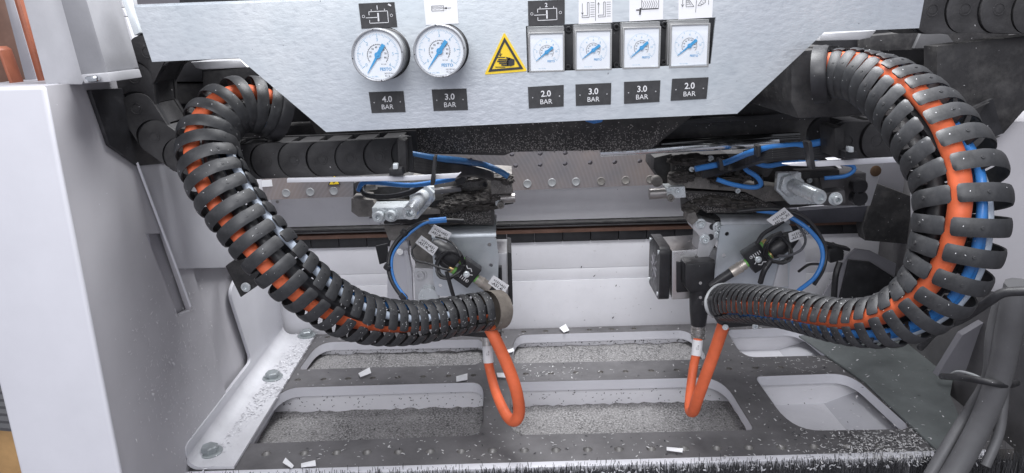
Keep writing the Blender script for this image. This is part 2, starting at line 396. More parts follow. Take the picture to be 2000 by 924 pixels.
# rear wall piece, highlight along its edge modelled as a white bead
t = thing('rear_side_panel', 'grey side panel with a painted edge highlight behind the left post', 'side panel', (XL-0.02, 0.85, ZF))
MB().prism(wx([(268, 318), (600, 300), (600, 520), (345, 525), (322, 462)], XL-0.0005), (-0.002, 0, 0)).build('upper_sheet', GREY_L, t, 0.001)
a, b, c_, d_ = wx([(268, 318), (322, 462), (345, 523), (372, 598)], XL+.0008)
MB().tube([a, b, c_, d_], .0011, 6).build('edge_highlight', WHITE, t)  # white bead paints the light caught by the sheet edge
MB().prism([(XS-0.0065, 0.742, ZF-0.2), (XS-0.0065, 0.742, H-.05), (XS-0.0065, 1.02, H-.05), (XS-0.0065, 1.02, ZF-0.2)], (-0.004, 0, 0)).build('lower_sheet', GREY, t)
# ---- back wall made of stacked panels
YB = 1.0
def bz(y, x=1000): return at(x, y, YB).z
t = thing('back_panel', 'pale grey back panel just above the dark guide rail', 'back panel', (0, YB, bz(400)))
MB().prism([(-0.40, YB, bz(330)), (0.62, YB, bz(330)), (0.62, YB, bz(432)), (-0.40, YB, bz(432))], (0, 0.02, 0)).build('sheet', WHITE_DIRTY, t, 0.001)
bolt('screw', 542, 394, YB, 0.0022, t, STEEL, 0.0015, False)
t = thing('lower_back_panel', 'tall white back panel between the guide rail and the slotted plate', 'back panel', (0, YB, bz(560)))
zz = [bz(474), bz(527), bz(549), ZF-0.02]
for i in range(3):
    MB().prism([(-0.40, YB-0.0015*(i == 2), zz[i]-0.0004), (0.62, YB-0.0015*(i == 2), zz[i]-0.0004), (0.62, YB-0.0015*(i == 2), zz[i+1]+0.0001), (-0.40, YB-0.0015*(i == 2), zz[i+1]+0.0001)], (0, 0.02, 0)).build('board', WHITE_DIRTY, t, 0.0003)
# guide rail
t = thing('guide_rail', 'dark guide rail with brown seal and black segmented strip along the back', 'guide rail', (0, YB, bz(450)))
def strip(name, y0, y1, Y, th, mat, x0=-0.40, x1=0.62, bev=0.0008):
    return MB().prism([(x0, Y, bz(y0)), (x1, Y, bz(y0)), (x1, Y, bz(y1)), (x0, Y, bz(y1))], (0, th, 0)).build(name, mat, t, bev)
strip('top_bar', 433, 437, YB-0.012, 0.03, BLACK_DUST)
strip('dark_groove', 437.5, 447, YB+0.002, 0.02, BROWN)
strip('rail_bar', 441, 444.5, YB-0.004, 0.02, STEEL_DARK)
strip('brown_seal', 447.5, 455, YB-0.006, 0.02, BROWN)
seg0 = None
for i in range(26):
    x0 = -0.40+i*0.0393
    if seg0 is None: seg0 = MB().prism([(x0, YB-0.003, bz(455.5)), (x0+0.0385, YB-0.003, bz(455.5)), (x0+0.0385, YB-0.003, bz(473.5)), (x0, YB-0.003, bz(473.5))], (0, 0.02, 0)).build('segment', BLACK, t, 0.0007)
    else:
        c = seg0.copy(); COL.objects.link(c); c.parent = t; c.location = (i*0.0393, 0, 0)
# machined strip with plugs and holes
YM = 0.968
t = thing('drilled_bar', 'milled steel bar with round plugs and small black holes along the back wall', 'steel bar', at(1000, 330, YM))
holes = [(1007, 324), (1055, 322), (1104, 320), (1153, 318), (1201, 317), (1250, 315), (1000, 302), (1055, 300), (1104, 299)]
bar = MB(); outer = px([(480, 392), (480, 290), (1420, 262), (1420, 356)], YM)
holed(outer, [circle(at(x, y, YM), NEG, 0.0032, 14) for x, y in holes], (0, 0.018, 0)).build('bar', MILLED, t)
for x, y in [(559, 377), (606, 375), (652, 373), (700, 372), (1030, 359), (1078, 356.5), (1125, 355), (1174, 354), (1222, 352), (1270, 350)]:
    c = at(x, y, YM); MB().lathe(c, NEG, [(0, 0.0056), (0.0008, 0.0056), (0.0011, 0.0050), (0.0009, 0.0046), (0.0010, 0.0001)], 20, cap=False).build('plug', M('plug_grey', (0.40, 0.41, 0.42), 0.45, 0.4) if x < 1150 else STEEL_DIRTY, t)
MB().prism(px([(500, 353), (530, 351), (532, 364), (502, 366)], YM-0.001), (0, 0.0008, 0)).build('white_tape', PAPER, t)
t = thing('warning_sticker', 'small yellow electric hazard triangle half hidden below the white strip', 'warning sticker', at(652, 355, YM-0.002))
MB().prism(px([(640, 362), (665, 361), (653, 338)], YM-0.002), (0, 0.0012, 0)).build('triangle', PRINT_K, t)
MB().prism(px([(643, 360.5), (662, 359.5), (653, 342)], YM-0.0026), (0, 0.0005, 0)).build('yellow_field', YELLOW, t)
MB().prism(px([(653, 350), (656, 350), (653, 354), (655, 354), (651, 359), (652, 355), (650, 355)], YM-0.0032), (0, 0.0004, 0)).build('bolt_mark', PRINT_K, t)

# ================================================================== SLOTTED FLOOR PLATE
PLT = [(250, 905), (1835, 885), (2000, 885), (1830, 690), (1640, 612), (565, 640)]
def zp(pts, z): return [atz(x, y, z) for x, y in pts]
CUT = [
    ([(478, 867), (548, 757), (946, 746), (943, 850)], [10, 40, 26, 30]),
    ([(997, 850), (998, 746), (1410, 736), (1474, 840)], [26, 16, 45, 12]),
    ([(1548, 842), (1473, 735), (1660, 728), (1782, 838)], [60, 12, 40, 22]),
    ([(583, 722), (622, 668), (948, 662), (943, 712)], [8, 30, 20, 20]),
    ([(998, 710), (1004, 654), (1352, 644), (1382, 702)], [16, 24, 30, 12]),
    ([(1450, 698), (1418, 644), (1560, 638), (1628, 694)], [40, 12, 30, 16]),
]
HOLES = [(x, 886-(x-520)*0.0125) for x in (520, 594, 657, 717, 778, 840, 901, 962, 1024, 1086, 1148, 1209, 1272, 1336, 1400, 1463, 1526, 1590, 1655, 1718)]
HOLES += [(x, 742-(x-580)*0.026) for x in (582, 632, 680, 728, 777, 826, 876, 925, 978, 1027, 1076, 1125, 1173, 1222, 1272, 1322, 1372, 1424, 1475, 1525)]
HOLES += [(x, 649-(x-980)*0.028) for x in (640, 690, 740, 980, 1023, 1066, 1108, 1151, 1195, 1238)]
cuts_px = [roundpoly(p, r, 7) for p, r in CUT]
front = atz(1000, 903, ZF)
t = thing('slotted_floor_plate', 'dark steel floor plate with six rounded openings and rows of threaded holes', 'floor plate', (0, 0.8, ZF))
xa, xb = -0.352, 0.50
yf = atz(1000, 904, ZF).y
outer = [Vector((xa, yf, ZF)), Vector((xb, yf, ZF)), Vector((xb, YB-0.006, ZF)), Vector((xa, YB-0.006, ZF))]
cuts3 = [zp(c, ZF) for c in cuts_px]
hp = [atz(x, y, ZF) for x, y in HOLES]
holes3 = [circle(p, (0, 0, 1), 0.0050 if i < 20 else 0.0038, 14) for i, p in enumerate(hp)]
holed(outer, cuts3+holes3, (0, 0, -0.012), 1).build('plate', [STEEL_DARK, STEEL], t, smooth=False)
for c3 in cuts3:        # painted opening edges, a hair inside the cut
    k = len(c3); cen = sum(c3, Vector())/k; mb = MB()
    a = [p+(cen-p).normalized()*0.0006+Vector((0, 0, -0.0003)) for p in c3]; b = [p+(cen-p).normalized()*0.0006+Vector((0, 0, -0.013)) for p in c3]
    a2 = [p+(cen-p).normalized()*0.0001+Vector((0, 0, -0.0132)) for p in c3]
    fs = [(i, (i+1) % k, (i+1) % k+k, i+k) for i in range(k)]+[(i+k, (i+1) % k+k, (i+1) % k+2*k, i+2*k) for i in range(k)]
    mb.add(a+b+a2, fs).build('opening_edge', WHITE, t)
cup = None
for i, p in enumerate(hp):
    r = 0.0050 if i < 20 else 0.0038
    if cup is None:
        cup = MB().lathe(p+Vector((0, 0, -0.006)), (0, 0, 1), [(0.001, 0.0001), (0.0014, r*.35), (0.0026, r*.62), (0.0034, r*0.78), (0.0054, r*0.97)], 14, cap=False).build('threaded_insert', M('insert_steel', (.22,.215,.21), .5, .4), t); p0 = p
    else:
        c = cup.copy(); COL.objects.link(c); c.parent = t; c.location = p-p0
MB().prism([(xa, yf-0.0105, ZF+0.001), (xb-0.03, yf-0.0105, ZF+0.001), (xb-0.03, yf-0.0005, ZF+0.001), (xa, yf-0.0005, ZF+0.001)], (0, 0, -0.02)).build('front_strip', WHITE, t, 0.001)
# trays below the openings
names = ['front left', 'front middle', 'front right', 'rear left', 'rear middle', 'rear right']
for i, c3 in enumerate(cuts3):
    x0 = min(p.x for p in c3)-0.012; x1 = max(p.x for p in c3)+0.012; y0 = min(p.y for p in c3)-0.02; y1 = max(p.y for p in c3)+0.004
    dz = 0.036 if i < 3 else 0.021
    if i in (2,): dz = 0.042
    if i == 5: dz = 0.035
    cl = i in (2, 5)
    t = thing('chip_tray', ['tray full of dark shavings under the front left opening', 'tray full of dark shavings under the front middle opening', 'clean pale tray under the front right opening', 'shaving covered tray under the rear left opening', 'shaving covered tray under the rear middle opening', 'clean pale tray under the rear right opening'][i], 'tray', (x0, y0, ZF-0.012-dz), 'trays under the floor plate')
    zt = ZF-0.0135; zb = zt-dz+0.012
    MB().prism([(x0, y1, zt), (x1, y1, zt), (x1, y1, zb), (x0, y1, zb)], (0, 0.003, 0)).build('rear_wall', WHITE_DIRTY, t)
    MB().prism([(x0-0.003, y0, zt), (x0-0.003, y1, zt), (x0-0.003, y1, zb), (x0-0.003, y0, zb)], (0.0029, 0, 0)).build('side_wall', WHITE_DIRTY, t)
    if cl:
        xm = x1-0.045
        MB().prism([(x0, y0, zb), (xm, y0, zb), (xm, y1, zb), (x0, y1, zb)], (0, 0, -0.003)).build('tray_floor', WHITE_DIRTY, t)
        MB().prism([(xm, y0, zb), (x1+0.03, y0, zt), (x1+0.03, y1, zt), (xm, y1, zb)], (0, 0, -0.003)).build('sloped_side', GREY_L, t)
    else:
        MB().prism([(x1, y0, zt), (x1, y1, zt), (x1, y1, zb), (x1, y0, zb)], (0.003, 0, 0)).build('side_wall', WHITE_DIRTY, t)
        g = MB(); nx, ny = 40, 12
        for b in range(ny+1):
            for a in range(nx+1):
                g.v.append(Vector((x0+(x1-x0)*a/nx, y0+(y1-y0)*b/ny, zb+0.003*random.random()-0.012*(1-b/ny)**2*0)))
        for b in range(ny):
            for a in range(nx):
                q = b*(nx+1)+a; g.f.append((q, q+1, q+nx+2, q+nx+1)); g.m.append(0)
        g.build('shaving_bed', SPECK, t)
    MB().prism([(x0, y0, zt), (x1, y0, zt), (x1, y0, zb), (x0, y0, zb)], (0, -0.003, 0)).build('front_wall', GREY_D, t)

# ---- angle brackets at both sides of the plate
def bracket(name, label, sgn):
    pass
XBk = atz(392, 905, ZF).x
t = thing('angle_bracket', 'white dusty angle bracket bolted along the left edge of the floor plate', 'bracket', (XBk, 0.8, ZF), 'brackets beside the floor plate')
X0 = -0.332
yfar = YB-0.012; ynear = yf+0.002
xf0, xf1 = atz(375, 905, ZF).x, atz(618, 640, ZF).x
def side_pt(x, y): return atx(x, y, X0)
vp = [side_pt(338, 895), side_pt(342, 868), side_pt(492, 704), side_pt(488, 680), side_pt(449, 572), side_pt(455, 556), side_pt(640, 430)]
vp2 = [Vector((X0, p.y, p.z)) for p in vp]
top = [Vector((X0, ynear, ZF+0.028)), Vector((X0, vp2[2].y, vp2[2].z)), Vector((X0, vp2[4].y, vp2[4].z)), Vector((X0, yfar, ZF+0.2)), Vector((X0, yfar, ZF+0.012)), Vector((X0, ynear, ZF+0.012))]
pol = roundpoly([(p.y, p.z) for p in top], [0.01, 0.012, 0.014, 0, 0, 0], 5)
MB().prism([Vector((X0, a, b)) for a, b in pol], (-0.004, 0, 0)).build('upright', GREY_L, t, 0.0008)
mb = MB(); prof = []
for k in range(9):
    a = math.pi/2*k/8; prof.append((X0+0.012*(1-math.cos(a)), ZF+0.0125-0.0122*math.sin(a)+0.0035))
xfl = -0.287
prof.append((xfl, ZF+0.0035)); pr2 = [(x-0.0028*(i < 8), z-0.003) for i, (x, z) in enumerate(prof)]
n = len(prof)
mb.add([Vector((x, ynear, z)) for x, z in prof]+[Vector((x, yfar, z)) for x, z in prof]+[Vector((x, ynear, z)) for x, z in pr2]+[Vector((x, yfar, z)) for x, z in pr2],
       [(i, i+1, n+i+1, n+i) for i in range(n-1)]+[(2*n+i, i, i+1, 2*n+i+1)[::-1] for i in range(n-1)]+[(n-1, 3*n-1, 4*n-1, 2*n-1)])
mb.build('foot', M('white_paint_floury', (0.60, 0.60, 0.63), 0.6, 0, 0.08, 20, 0.3, 300, dust=.3, dustcol=(.74, .74, .76), specks=0.14, speckcol=(0.36, 0.36, 0.39), speckscale=330), t)
for (x, y) in ((411, 884), (533, 738), (599, 656)):
    c = atz(x, y, ZF+0.0035); mb = MB().lathe(c, (0, 0, 1), [(0, 0.0125), (0.0016, 0.0125), (0.002, 0.0115), (0.002, 0.009)], 24)
    mb.lathe(c, (0, 0, 1), [(0.0018, 0.0088), (0.0075, 0.0088), (0.0084, 0.0076), (0.0084, 0.0001)], 6, cap=False, rot=random.random())
    mb.build('hex_bolt', M('bolt_grey', (0.36, 0.39, 0.40), 0.4, 0.5, 0.12, 120, 0.2, 400), t)
t = thing('angle_bracket', 'greenish grey flat bracket at the right edge of the floor plate', 'bracket', atz(1700, 720, ZF), 'brackets beside the floor plate')
GG = M('green_grey_paint', (0.16, 0.175, 0.175), 0.5, 0.1, 0.15, 20, 0.2, 400, dust=0.25, dustcol=(.25, .255, .25), specks=0.10, speckcol=(0.6, 0.6, 0.6))
MB().prism(zp([(1560, 655), (1745, 640), (1868, 705), (1856, 770), (1905, 892), (1845, 892), (1690, 745)], ZF+0.004), (0, 0, -0.003)).build('foot', GG, t, 0.0008)

# ================================================================== CONTROL PANEL
YP = 0.565
OUT = [(262, 14), (297, 121), (466, 113), (637, 258), (1440, 222), (1610, 63), (1795, 55), (1812, -40), (700, -2)]
t = thing('control_panel', 'galvanised sheet metal gauge panel across the top of the machine', 'control panel', at(1000, 120, YP))
G1, G2 = (737, 108), (858, 100)
YG = 0.532
g1 = at(*G1, YG); g2 = at(*G2, YG)
h1 = circle(Vector((g1.x, YP, g1.z)), NEG, 0.0191, 40); h2 = circle(Vector((g2.x, YP, g2.z)), NEG, 0.0191, 40)
RECT = [(1027, 51), (1398, 34), (1388, 125), (1030, 142)]
holed(px(OUT, YP), [h1, h2, px(RECT, YP)], (0, 0.002, 0)).build('sheet', GALV, t, smooth=False)
# returns folded back from the edges
for a, b in (((262, 14), (700, -2)), ((262, 14), (297, 121)), ((637, 258), (1440, 222)), ((1610, 63), (1795, 55))):
    p, q = at(*a, YP+0.0021), at(*b, YP+0.0021); d = Vector((0, 0, -0.0018)) if a[1] < 200 or a[0] > 1500 else Vector((0, 0, 0.0018))
    dd = (q-p).normalized().cross(Vector((0, 1, 0)))*0.0018
    if a == (262, 14) and b[0] == 297: dd = Vector((0.0018, 0, 0))
    if a[0] == 637 or a[0] == 1610: dd = Vector((0, 0, 0.0018))
    MB().prism([p, q, q+dd, p+dd], (0, 0.05 if a[0] != 637 else 0.02, 0)).build('folded_edge', GALV, t)
for x, y in ((1168, 180), (1164, 200)): pass
# black equipment box behind the panel
t = thing('valve_box', 'black valve box behind the gauge panel', 'valve box', at(1000, 60, 0.6))
MB().prism(px([(640, 20), (1420, 10), (1420, 150), (640, 190)], YP+0.055), (0, 0.05, 0)).build('body', BLACK, t, 0.002)
MB().prism(px([(350, -60), (960, -60), (960, 8), (350, 18)], YP+0.10), (0, 0.02, 0)).build('lid', BLACK, t, 0.001)

# ---- stickers
def sticker(label, quad, mat, name='sticker', th=0.0005, Yp=YP):
    P = px(quad, Yp-0.0007); c = sum(P, Vector())/4
    t = thing(name, label, 'label sticker', c, 'stickers on the gauge panel')
    MB().prism(P, (0, th, 0)).build('backing', mat, t)
    u = (P[1]-P[0]+P[2]-P[3]); v = Vector((0, -1, 0)).cross(u) * -1
    if v.z < 0: v = -v
    fl = Flat(c+Vector((0, -0.0004, 0)), u, v)
    W = u.length/2; Hh = ((P[0]-P[3]).length+(P[1]-P[2]).length)/2
    return t, fl, W, Hh
def bar_label(val, quad, label, cross=True):
    t, fl, W, Hh = sticker(label, quad, LBL_BLACK)
    fl.text(val, 0.0, Hh*0.15, h=Hh*0.29, bold=True); fl.text('BAR', 0.0, -Hh*0.22, h=Hh*0.22)
    for s in (-1, 1):
        fl.line(s*W*0.38-0.0005, 0, s*W*0.38+0.0005, 0, 0.0003); fl.line(s*W*0.38, -0.0005, s*W*0.38, 0.0005, 0.0003)
    fl.build('print', PRINT_W, t)
bar_label('4.0', [(720, 180), (788, 178), (792, 219), (726, 221)], 'black sticker reading 4.0 BAR under the left round gauge')
bar_label('3.0', [(843, 175), (911, 173), (914, 215), (847, 217)], 'black sticker reading 3.0 BAR under the right round gauge')
bar_label('2.0', [(1031, 170), (1101, 166), (1101, 208), (1033, 212)], 'black sticker reading 2.0 BAR under the leftmost square gauge')
bar_label('3.0', [(1124, 165), (1194, 162), (1193, 204), (1125, 207)], 'black sticker reading 3.0 BAR under the second square gauge')
bar_label('3.0', [(1219, 160), (1290, 157), (1288, 199), (1219, 203)], 'black sticker reading 3.0 BAR under the third square gauge')
bar_label('2.0', [(1313, 154), (1384, 151), (1380, 193), (1310, 197)], 'black sticker reading 2.0 BAR under the rightmost square gauge')
def cyl_label(num, quad, label, flake=False):
    t, fl, W, Hh = sticker(label, quad, LBL_BLACK); a = 0.00045
    fl.text(num, 0, Hh*0.31, h=Hh*0.17, bold=True)
    x0, x1, y0, y1 = -W*0.24, W*0.28, -Hh*0.30, Hh*0.16
    fl.lines([(x0, y1-Hh*0.14), (x0, y1), (x1, y1), (x1, y0), (x0, y0), (x0, y0+Hh*0.13)], a)
    fl.line(-W*0.34, -Hh*0.08, 0.01*W, -Hh*0.08, a); fl.line(W*0.01, -Hh*0.24, W*0.01, Hh*0.1, 0.0011)
    fl.line(-W*0.17, y1, -W*0.17, y1+Hh*0.09, a); fl.line(W*0.2, y1, W*0.2, y1+Hh*0.09, a)
    fl.ring(-W*0.4, -Hh*0.02, 0.0009, 0.0003); fl.ring(W*0.38, -Hh*0.02, 0.0009, 0.0003)
    if flake: fl.poly([(W*0.30, Hh*0.4), (W*0.38, Hh*0.33), (W*0.40, Hh*0.38), (W*0.33, Hh*0.45)])
    fl.build('print', PRINT_W, t)
cyl_label('1', [(700, 7), (770, 4), (776, 53), (706, 56)], 'black sticker with cylinder symbol 1 above the left round gauge', True)
cyl_label('2', [(1031, 2), (1103, -1), (1103, 47), (1032, 51)], 'black sticker with cylinder symbol 2 above the leftmost square gauge')
# white pictogram stickers
t, fl, W, Hh = sticker('white sticker with a boxed wave and arrow above the right round gauge', [(826, -12), (892, -14), (896, 46), (832, 49)], PAPER)
a = 0.0003
fl.lines([(-W*0.28, -Hh*.06), (W*0.08, -Hh*.06), (W*0.08, Hh*.10), (-W*0.28, Hh*.10), (-W*0.28, -Hh*.06)], a)
for k in (0.0, 0.045): fl.lines([(-W*0.28+W*0.36*i/12, Hh*(0.0+k)+(0.0003 if i % 4 in (1, 2) else 0)) for i in range(13)], 0.00022)
fl.line(W*0.14, Hh*.02, W*0.30, Hh*.02, a); fl.poly([(W*0.085, Hh*.02), (W*0.17, Hh*.06), (W*0.17, -Hh*.02)]); fl.build('print', PRINT_K, t)
t, fl, W, Hh = sticker('white sticker of two L shaped holders with down and up arrows', [(1130, -14), (1196, -16), (1196, 44), (1130, 47)], PAPER)
fl.line(0, -Hh*0.42, 0, Hh*0.3, a)
for s, up in ((-0.24, False), (0.24, True)):
    x = s*W
    fl.line(x-W*.15, -Hh*.18, x-W*.15, Hh*.16, a)
    tip, q = ((Hh*.17, -1) if up else (-Hh*.2, 1)); fl.lines([(x-W*.15-0.0007, tip+q*0.0014), (x-W*.15, tip), (x-W*.15+0.0007, tip+q*0.0014)], a)
    fl.lines([(x+0.0, Hh*.18), (x+W*.05, Hh*.18), (x+W*.05, -Hh*.3), (x-W*.16, -Hh*.3), (x-W*.16, -Hh*.24), (x, -Hh*.24), (x, Hh*.18)], a)
    for k in range(7): fl.line(x+W*.09, Hh*(.17-k*.075), x+W*.21, Hh*(.17-k*.075), 0.00025)
fl.build('print', PRINT_K, t)
t, fl, W, Hh = sticker('white sticker with a toothed strip and corner knife symbol', [(1229, -18), (1296, -20), (1295, 38), (1229, 42)], PAPER)
fl.lines([(-W*.14, Hh*.2), (-W*.14, -Hh*.12)], a); fl.line(W*.36, Hh*.22, W*.36, -Hh*.1, a); fl.line(-W*.14, -Hh*.12, W*.36, -Hh*.12, 0.0007)
for k in range(7): fl.lines([(-W*.12+k*W*.065, Hh*.16), (-W*.07+k*W*.065, Hh*.03), (-W*.12+k*W*.065, -Hh*.1)], 0.00025)
fl.line(-W*.30, -Hh*.14, -W*.2, -Hh*.14, 0.0009); fl.line(-W*.17, -Hh*.08, -W*.19, -Hh*.3, 0.0012); fl.build('print', PRINT_K, t)
t, fl, W, Hh = sticker('white sticker with two hatched wedges and arrows over the rightmost square gauge', [(1325, -22), (1394, -24), (1391, 34), (1325, 38)], PAPER)
fl.line(W*.0, -Hh*.3, W*.03, Hh*.4, a)
fl.line(-W*.38, Hh*.2, -W*.38, -Hh*.08, a); fl.lines([(-W*.42, -Hh*.01), (-W*.38, -Hh*.09), (-W*.34, -Hh*.01)], a)
fl.lines([(-W*.28, Hh*.26), (-W*.28, -Hh*.1), (-W*.05, -Hh*.1), (-W*.28, Hh*.26)], a)
for k in range(4): fl.lines([(-W*.28, Hh*(.15-k*.06)), (-W*.24+k*W*.02, Hh*(.17-k*.06)), (-W*.22+k*W*.03, Hh*(.10-k*.05))], 0.00022)
fl.lines([(W*.06, -Hh*.08), (W*.28, Hh*.3), (W*.28, Hh*.02), (W*.14, -Hh*.08), (W*.06, -Hh*.08)], a)
for k in range(4): fl.line(W*(.13+k*.045), Hh*(-.02+k*.07), W*(.2+k*.025), Hh*(-.04+k*.05), 0.00022)
fl.line(W*.37, -Hh*.06, W*.37, Hh*.26, a); fl.lines([(W*.33, Hh*.18), (W*.37, Hh*.27), (W*.41, Hh*.18)], a); fl.build('print', PRINT_K, t)

# ---- warning triangle
tri = [(985, 63), (1030, 139), (946, 146)]
P = px(tri, YP-0.0008); c = sum(P, Vector())/3
t = thing('warning_sign', 'yellow triangular crushed hand warning sign beside the square gauges', 'warning sign', c)
pol = roundpoly([((p-c).x, (p-c).z) for p in P], 0.0016, 4)
MB().prism([c+Vector((a, 0, b)) for a, b in pol], (0, 0.0006, 0)).build('yellow_backing', YELLOW, t)
fl = Flat(c+Vector((0, -0.0003, 0)), (1, 0, 0), (0, 0, 1))
q = [((p-c).x, (p-c).z) for p in P]; ins = [(x*0.82, y*0.82) for x, y in q]; in2 = [(x*0.64, y*0.64) for x, y in q]
for i in range(3): fl.poly([ins[i], in2[i], in2[(i+1) % 3], ins[(i+1) % 3]])
fl.build('black_border', PRINT_K, t)
fl = Flat(c+Vector((0, -0.0004, 0)), (1, 0, -0.03), (0.03, 0, 1)); k = 0.00038
def T(x, y): return ((x-988)*k, (118-y)*k)     # sign pixels
fl.poly([T(992, 117), T(997, 115), T(1006, 118), T(1006, 128), T(998, 131), T(991, 129)]); fl.poly([T(989, 113), T(998, 115), T(996, 119), T(990, 116)])
for y, x0 in ((118, 974), (121.5, 972), (125, 976), (128.5, 980)): fl.line(*T(x0, y), *T(994, y+1), 0.0010)
for (x0, x1, y) in ((968, 988, 114), (968, 988, 132.5)): fl.line(*T(x0, y), *T(x1, y), 0.0006)
fl.line(*T(978, 99), *T(978, 111), 0.0005); fl.lines([T(974.5, 107), T(978, 111.5), T(981.5, 107)], 0.0005); fl.build('hand_symbol', PRINT_K, t)

# ---- round gauges
def dial_print(t, c, R, lettered, square=False, lo=-215):
    """scale, numerals and lettering on a dial of radius R around c, facing the viewer"""
    fb = Flat(c+Vector((0, -0.0003, 0)), (1, 0, -0.02), (0.02, 0, 1))
    n = 60 if not square else 50
    a0, a1 = R_(218), R_(-38)
    for i in range(n+1):
        a = a0+(a1-a0)*i/n; big = i % 10 == 0; mid = i % 5 == 0
        r1 = R*0.86; r0 = R*(0.70 if big else 0.74 if mid else 0.79)
        fb.line(r0*math.cos(a), r0*math.sin(a), r1*math.cos(a), r1*math.sin(a), R*(0.02 if big else 0.012))
    for i in range(0, 7):
        a = a0+(a1-a0)*i/6; r = R*0.62
        fb.text(str(i) if not square else str(i*2), r*math.cos(a), r*math.sin(a), h=R*0.12)
    fb.text('1 bar = 0.1 MPa', -R*0.28, -R*0.86 if not square else -R*1.0, h=R*0.055)
    fb.build('bar_scale', PRINT_LB, t)
    ff = Flat(c+Vector((0, -0.0003, 0)), (1, 0, -0.02), (0.02, 0, 1)); ff.text('FESTO', R*0.30, -R*0.56, h=R*0.125, bold=True); ff.build('lettering', PRINT_B, t)
    fk = Flat(c+Vector((0, -0.0003, 0)), (1, 0, -0.02), (0.02, 0, 1)); r = R*0.42
    fk.ring(0, 0, r, R*0.014, 40, a0, a1)
    for i in range(27):
        a = a0+(a1-a0)*i/26; fk.line(r*math.cos(a), r*math.sin(a), r*1.09*math.cos(a), r*1.09*math.sin(a), R*0.012)
    for i in range(1, 9):
        a = a0+(a1-a0)*i/8.7; fk.text(str(i*10 if not square else i*20), r*0.76*math.cos(a), r*0.76*math.sin(a), h=R*0.075)
    if lettered:
        fk.text('bar | psi', R*0.22, -R*0.36, h=R*0.06); fk.text('161127 N1', R*0.42, -R*0.73, h=R*0.06); fk.text('KL1.6', R*0.36, -R*0.83, h=R*0.06)
    fk.build('psi_scale', PRINT_K, t)
def needle(t, c, R, ang, broad):
    d = Vector((math.cos(ang), 0, math.sin(ang))); p = Vector((-d.z, 0, d.x)); c = c+Vector((0, -0.0015, 0))
    lp = [c+d*R*0.86-p*R*0.008, c+d*R*0.86+p*R*0.008, c+p*R*0.05+d*R*0.1, c+p*R*(0.075), c-d*R*0.5+p*R*broad, c-d*R*0.5-p*R*broad, c-p*R*0.075, c-p*R*0.05+d*R*0.1]
    mb = MB().prism(lp, (0, 0.0005, 0)); mb.cyl(c+Vector((0, -0.0006, 0)), c+Vector((0, 0.0006, 0)), R*0.125, 20)
    n = mb.build('needle', NEEDLE, t)
    MB().cyl(c+Vector((0, -0.0010, 0)), c+Vector((0, 0, 0)), R*0.05, 12).build('pivot', PRINT_B, n)
def round_gauge(c, label, ang):
    t = thing('pressure_gauge', label, 'pressure gauge', c, 'round pressure gauges'); R = 0.0184
    MB().lathe(c+Vector((0, 0.016, 0)), (0, 1, 0), [(0, R*0.97), (0.03, R*0.97), (0.03, 0.0001)], 40, cap=False).build('case_back', BLACK, t)
    MB().lathe(c+Vector((0, 0.0035, 0)), (0, 1, 0), [(0, R*0.985), (0.0125, R*0.985), (0.0125, R*0.9)], 48, cap=False).build('case', GAUGE_GREY, t)
    MB().lathe(c+Vector((0, 0.004, 0)), (0, -1, 0), [(-0.001, R*0.9), (-0.001, R), (0.003, R), (0.0042, R*0.985), (0.0046, R*0.955), (0.0042, R*0.915), (0.001, R*0.895)], 56, cap=False).build('bezel', M('clear_rim', (0.42, 0.43, 0.45), 0.15, 0.35, 0.05, 40), t)
    dc = c+Vector((0, 0.0022, 0))
    MB().lathe(dc, (0, -1, 0), [(0, 0.0001), (0, R*0.9)][::-1], 48, cap=False).build('dial_face', DIAL, t)
    dial_print(t, dc, R*0.93, True); needle(t, dc, R*0.93, ang, 0.075)
    MB().lathe(c+Vector((0, -0.0001, 0)), (0, -1, 0), [(0, R*0.93), (0.0004, R*0.5), (0.0005, 0.0001)], 40, cap=False).build('lens', LENS, t)
    for k in range(4):
        a = math.pi/2*k+0.1; MB().box(c+Vector((math.cos(a), -0.0002, math.sin(a)))*(R*0.95), (0.0008, 0.0012, 0.0008)).build('rim_notch', PRINT_K, t)
round_gauge(g1, 'left round pressure gauge with blue needle between black stickers', R_(237))
round_gauge(g2, 'right round pressure gauge with blue needle below a white sticker', R_(234))

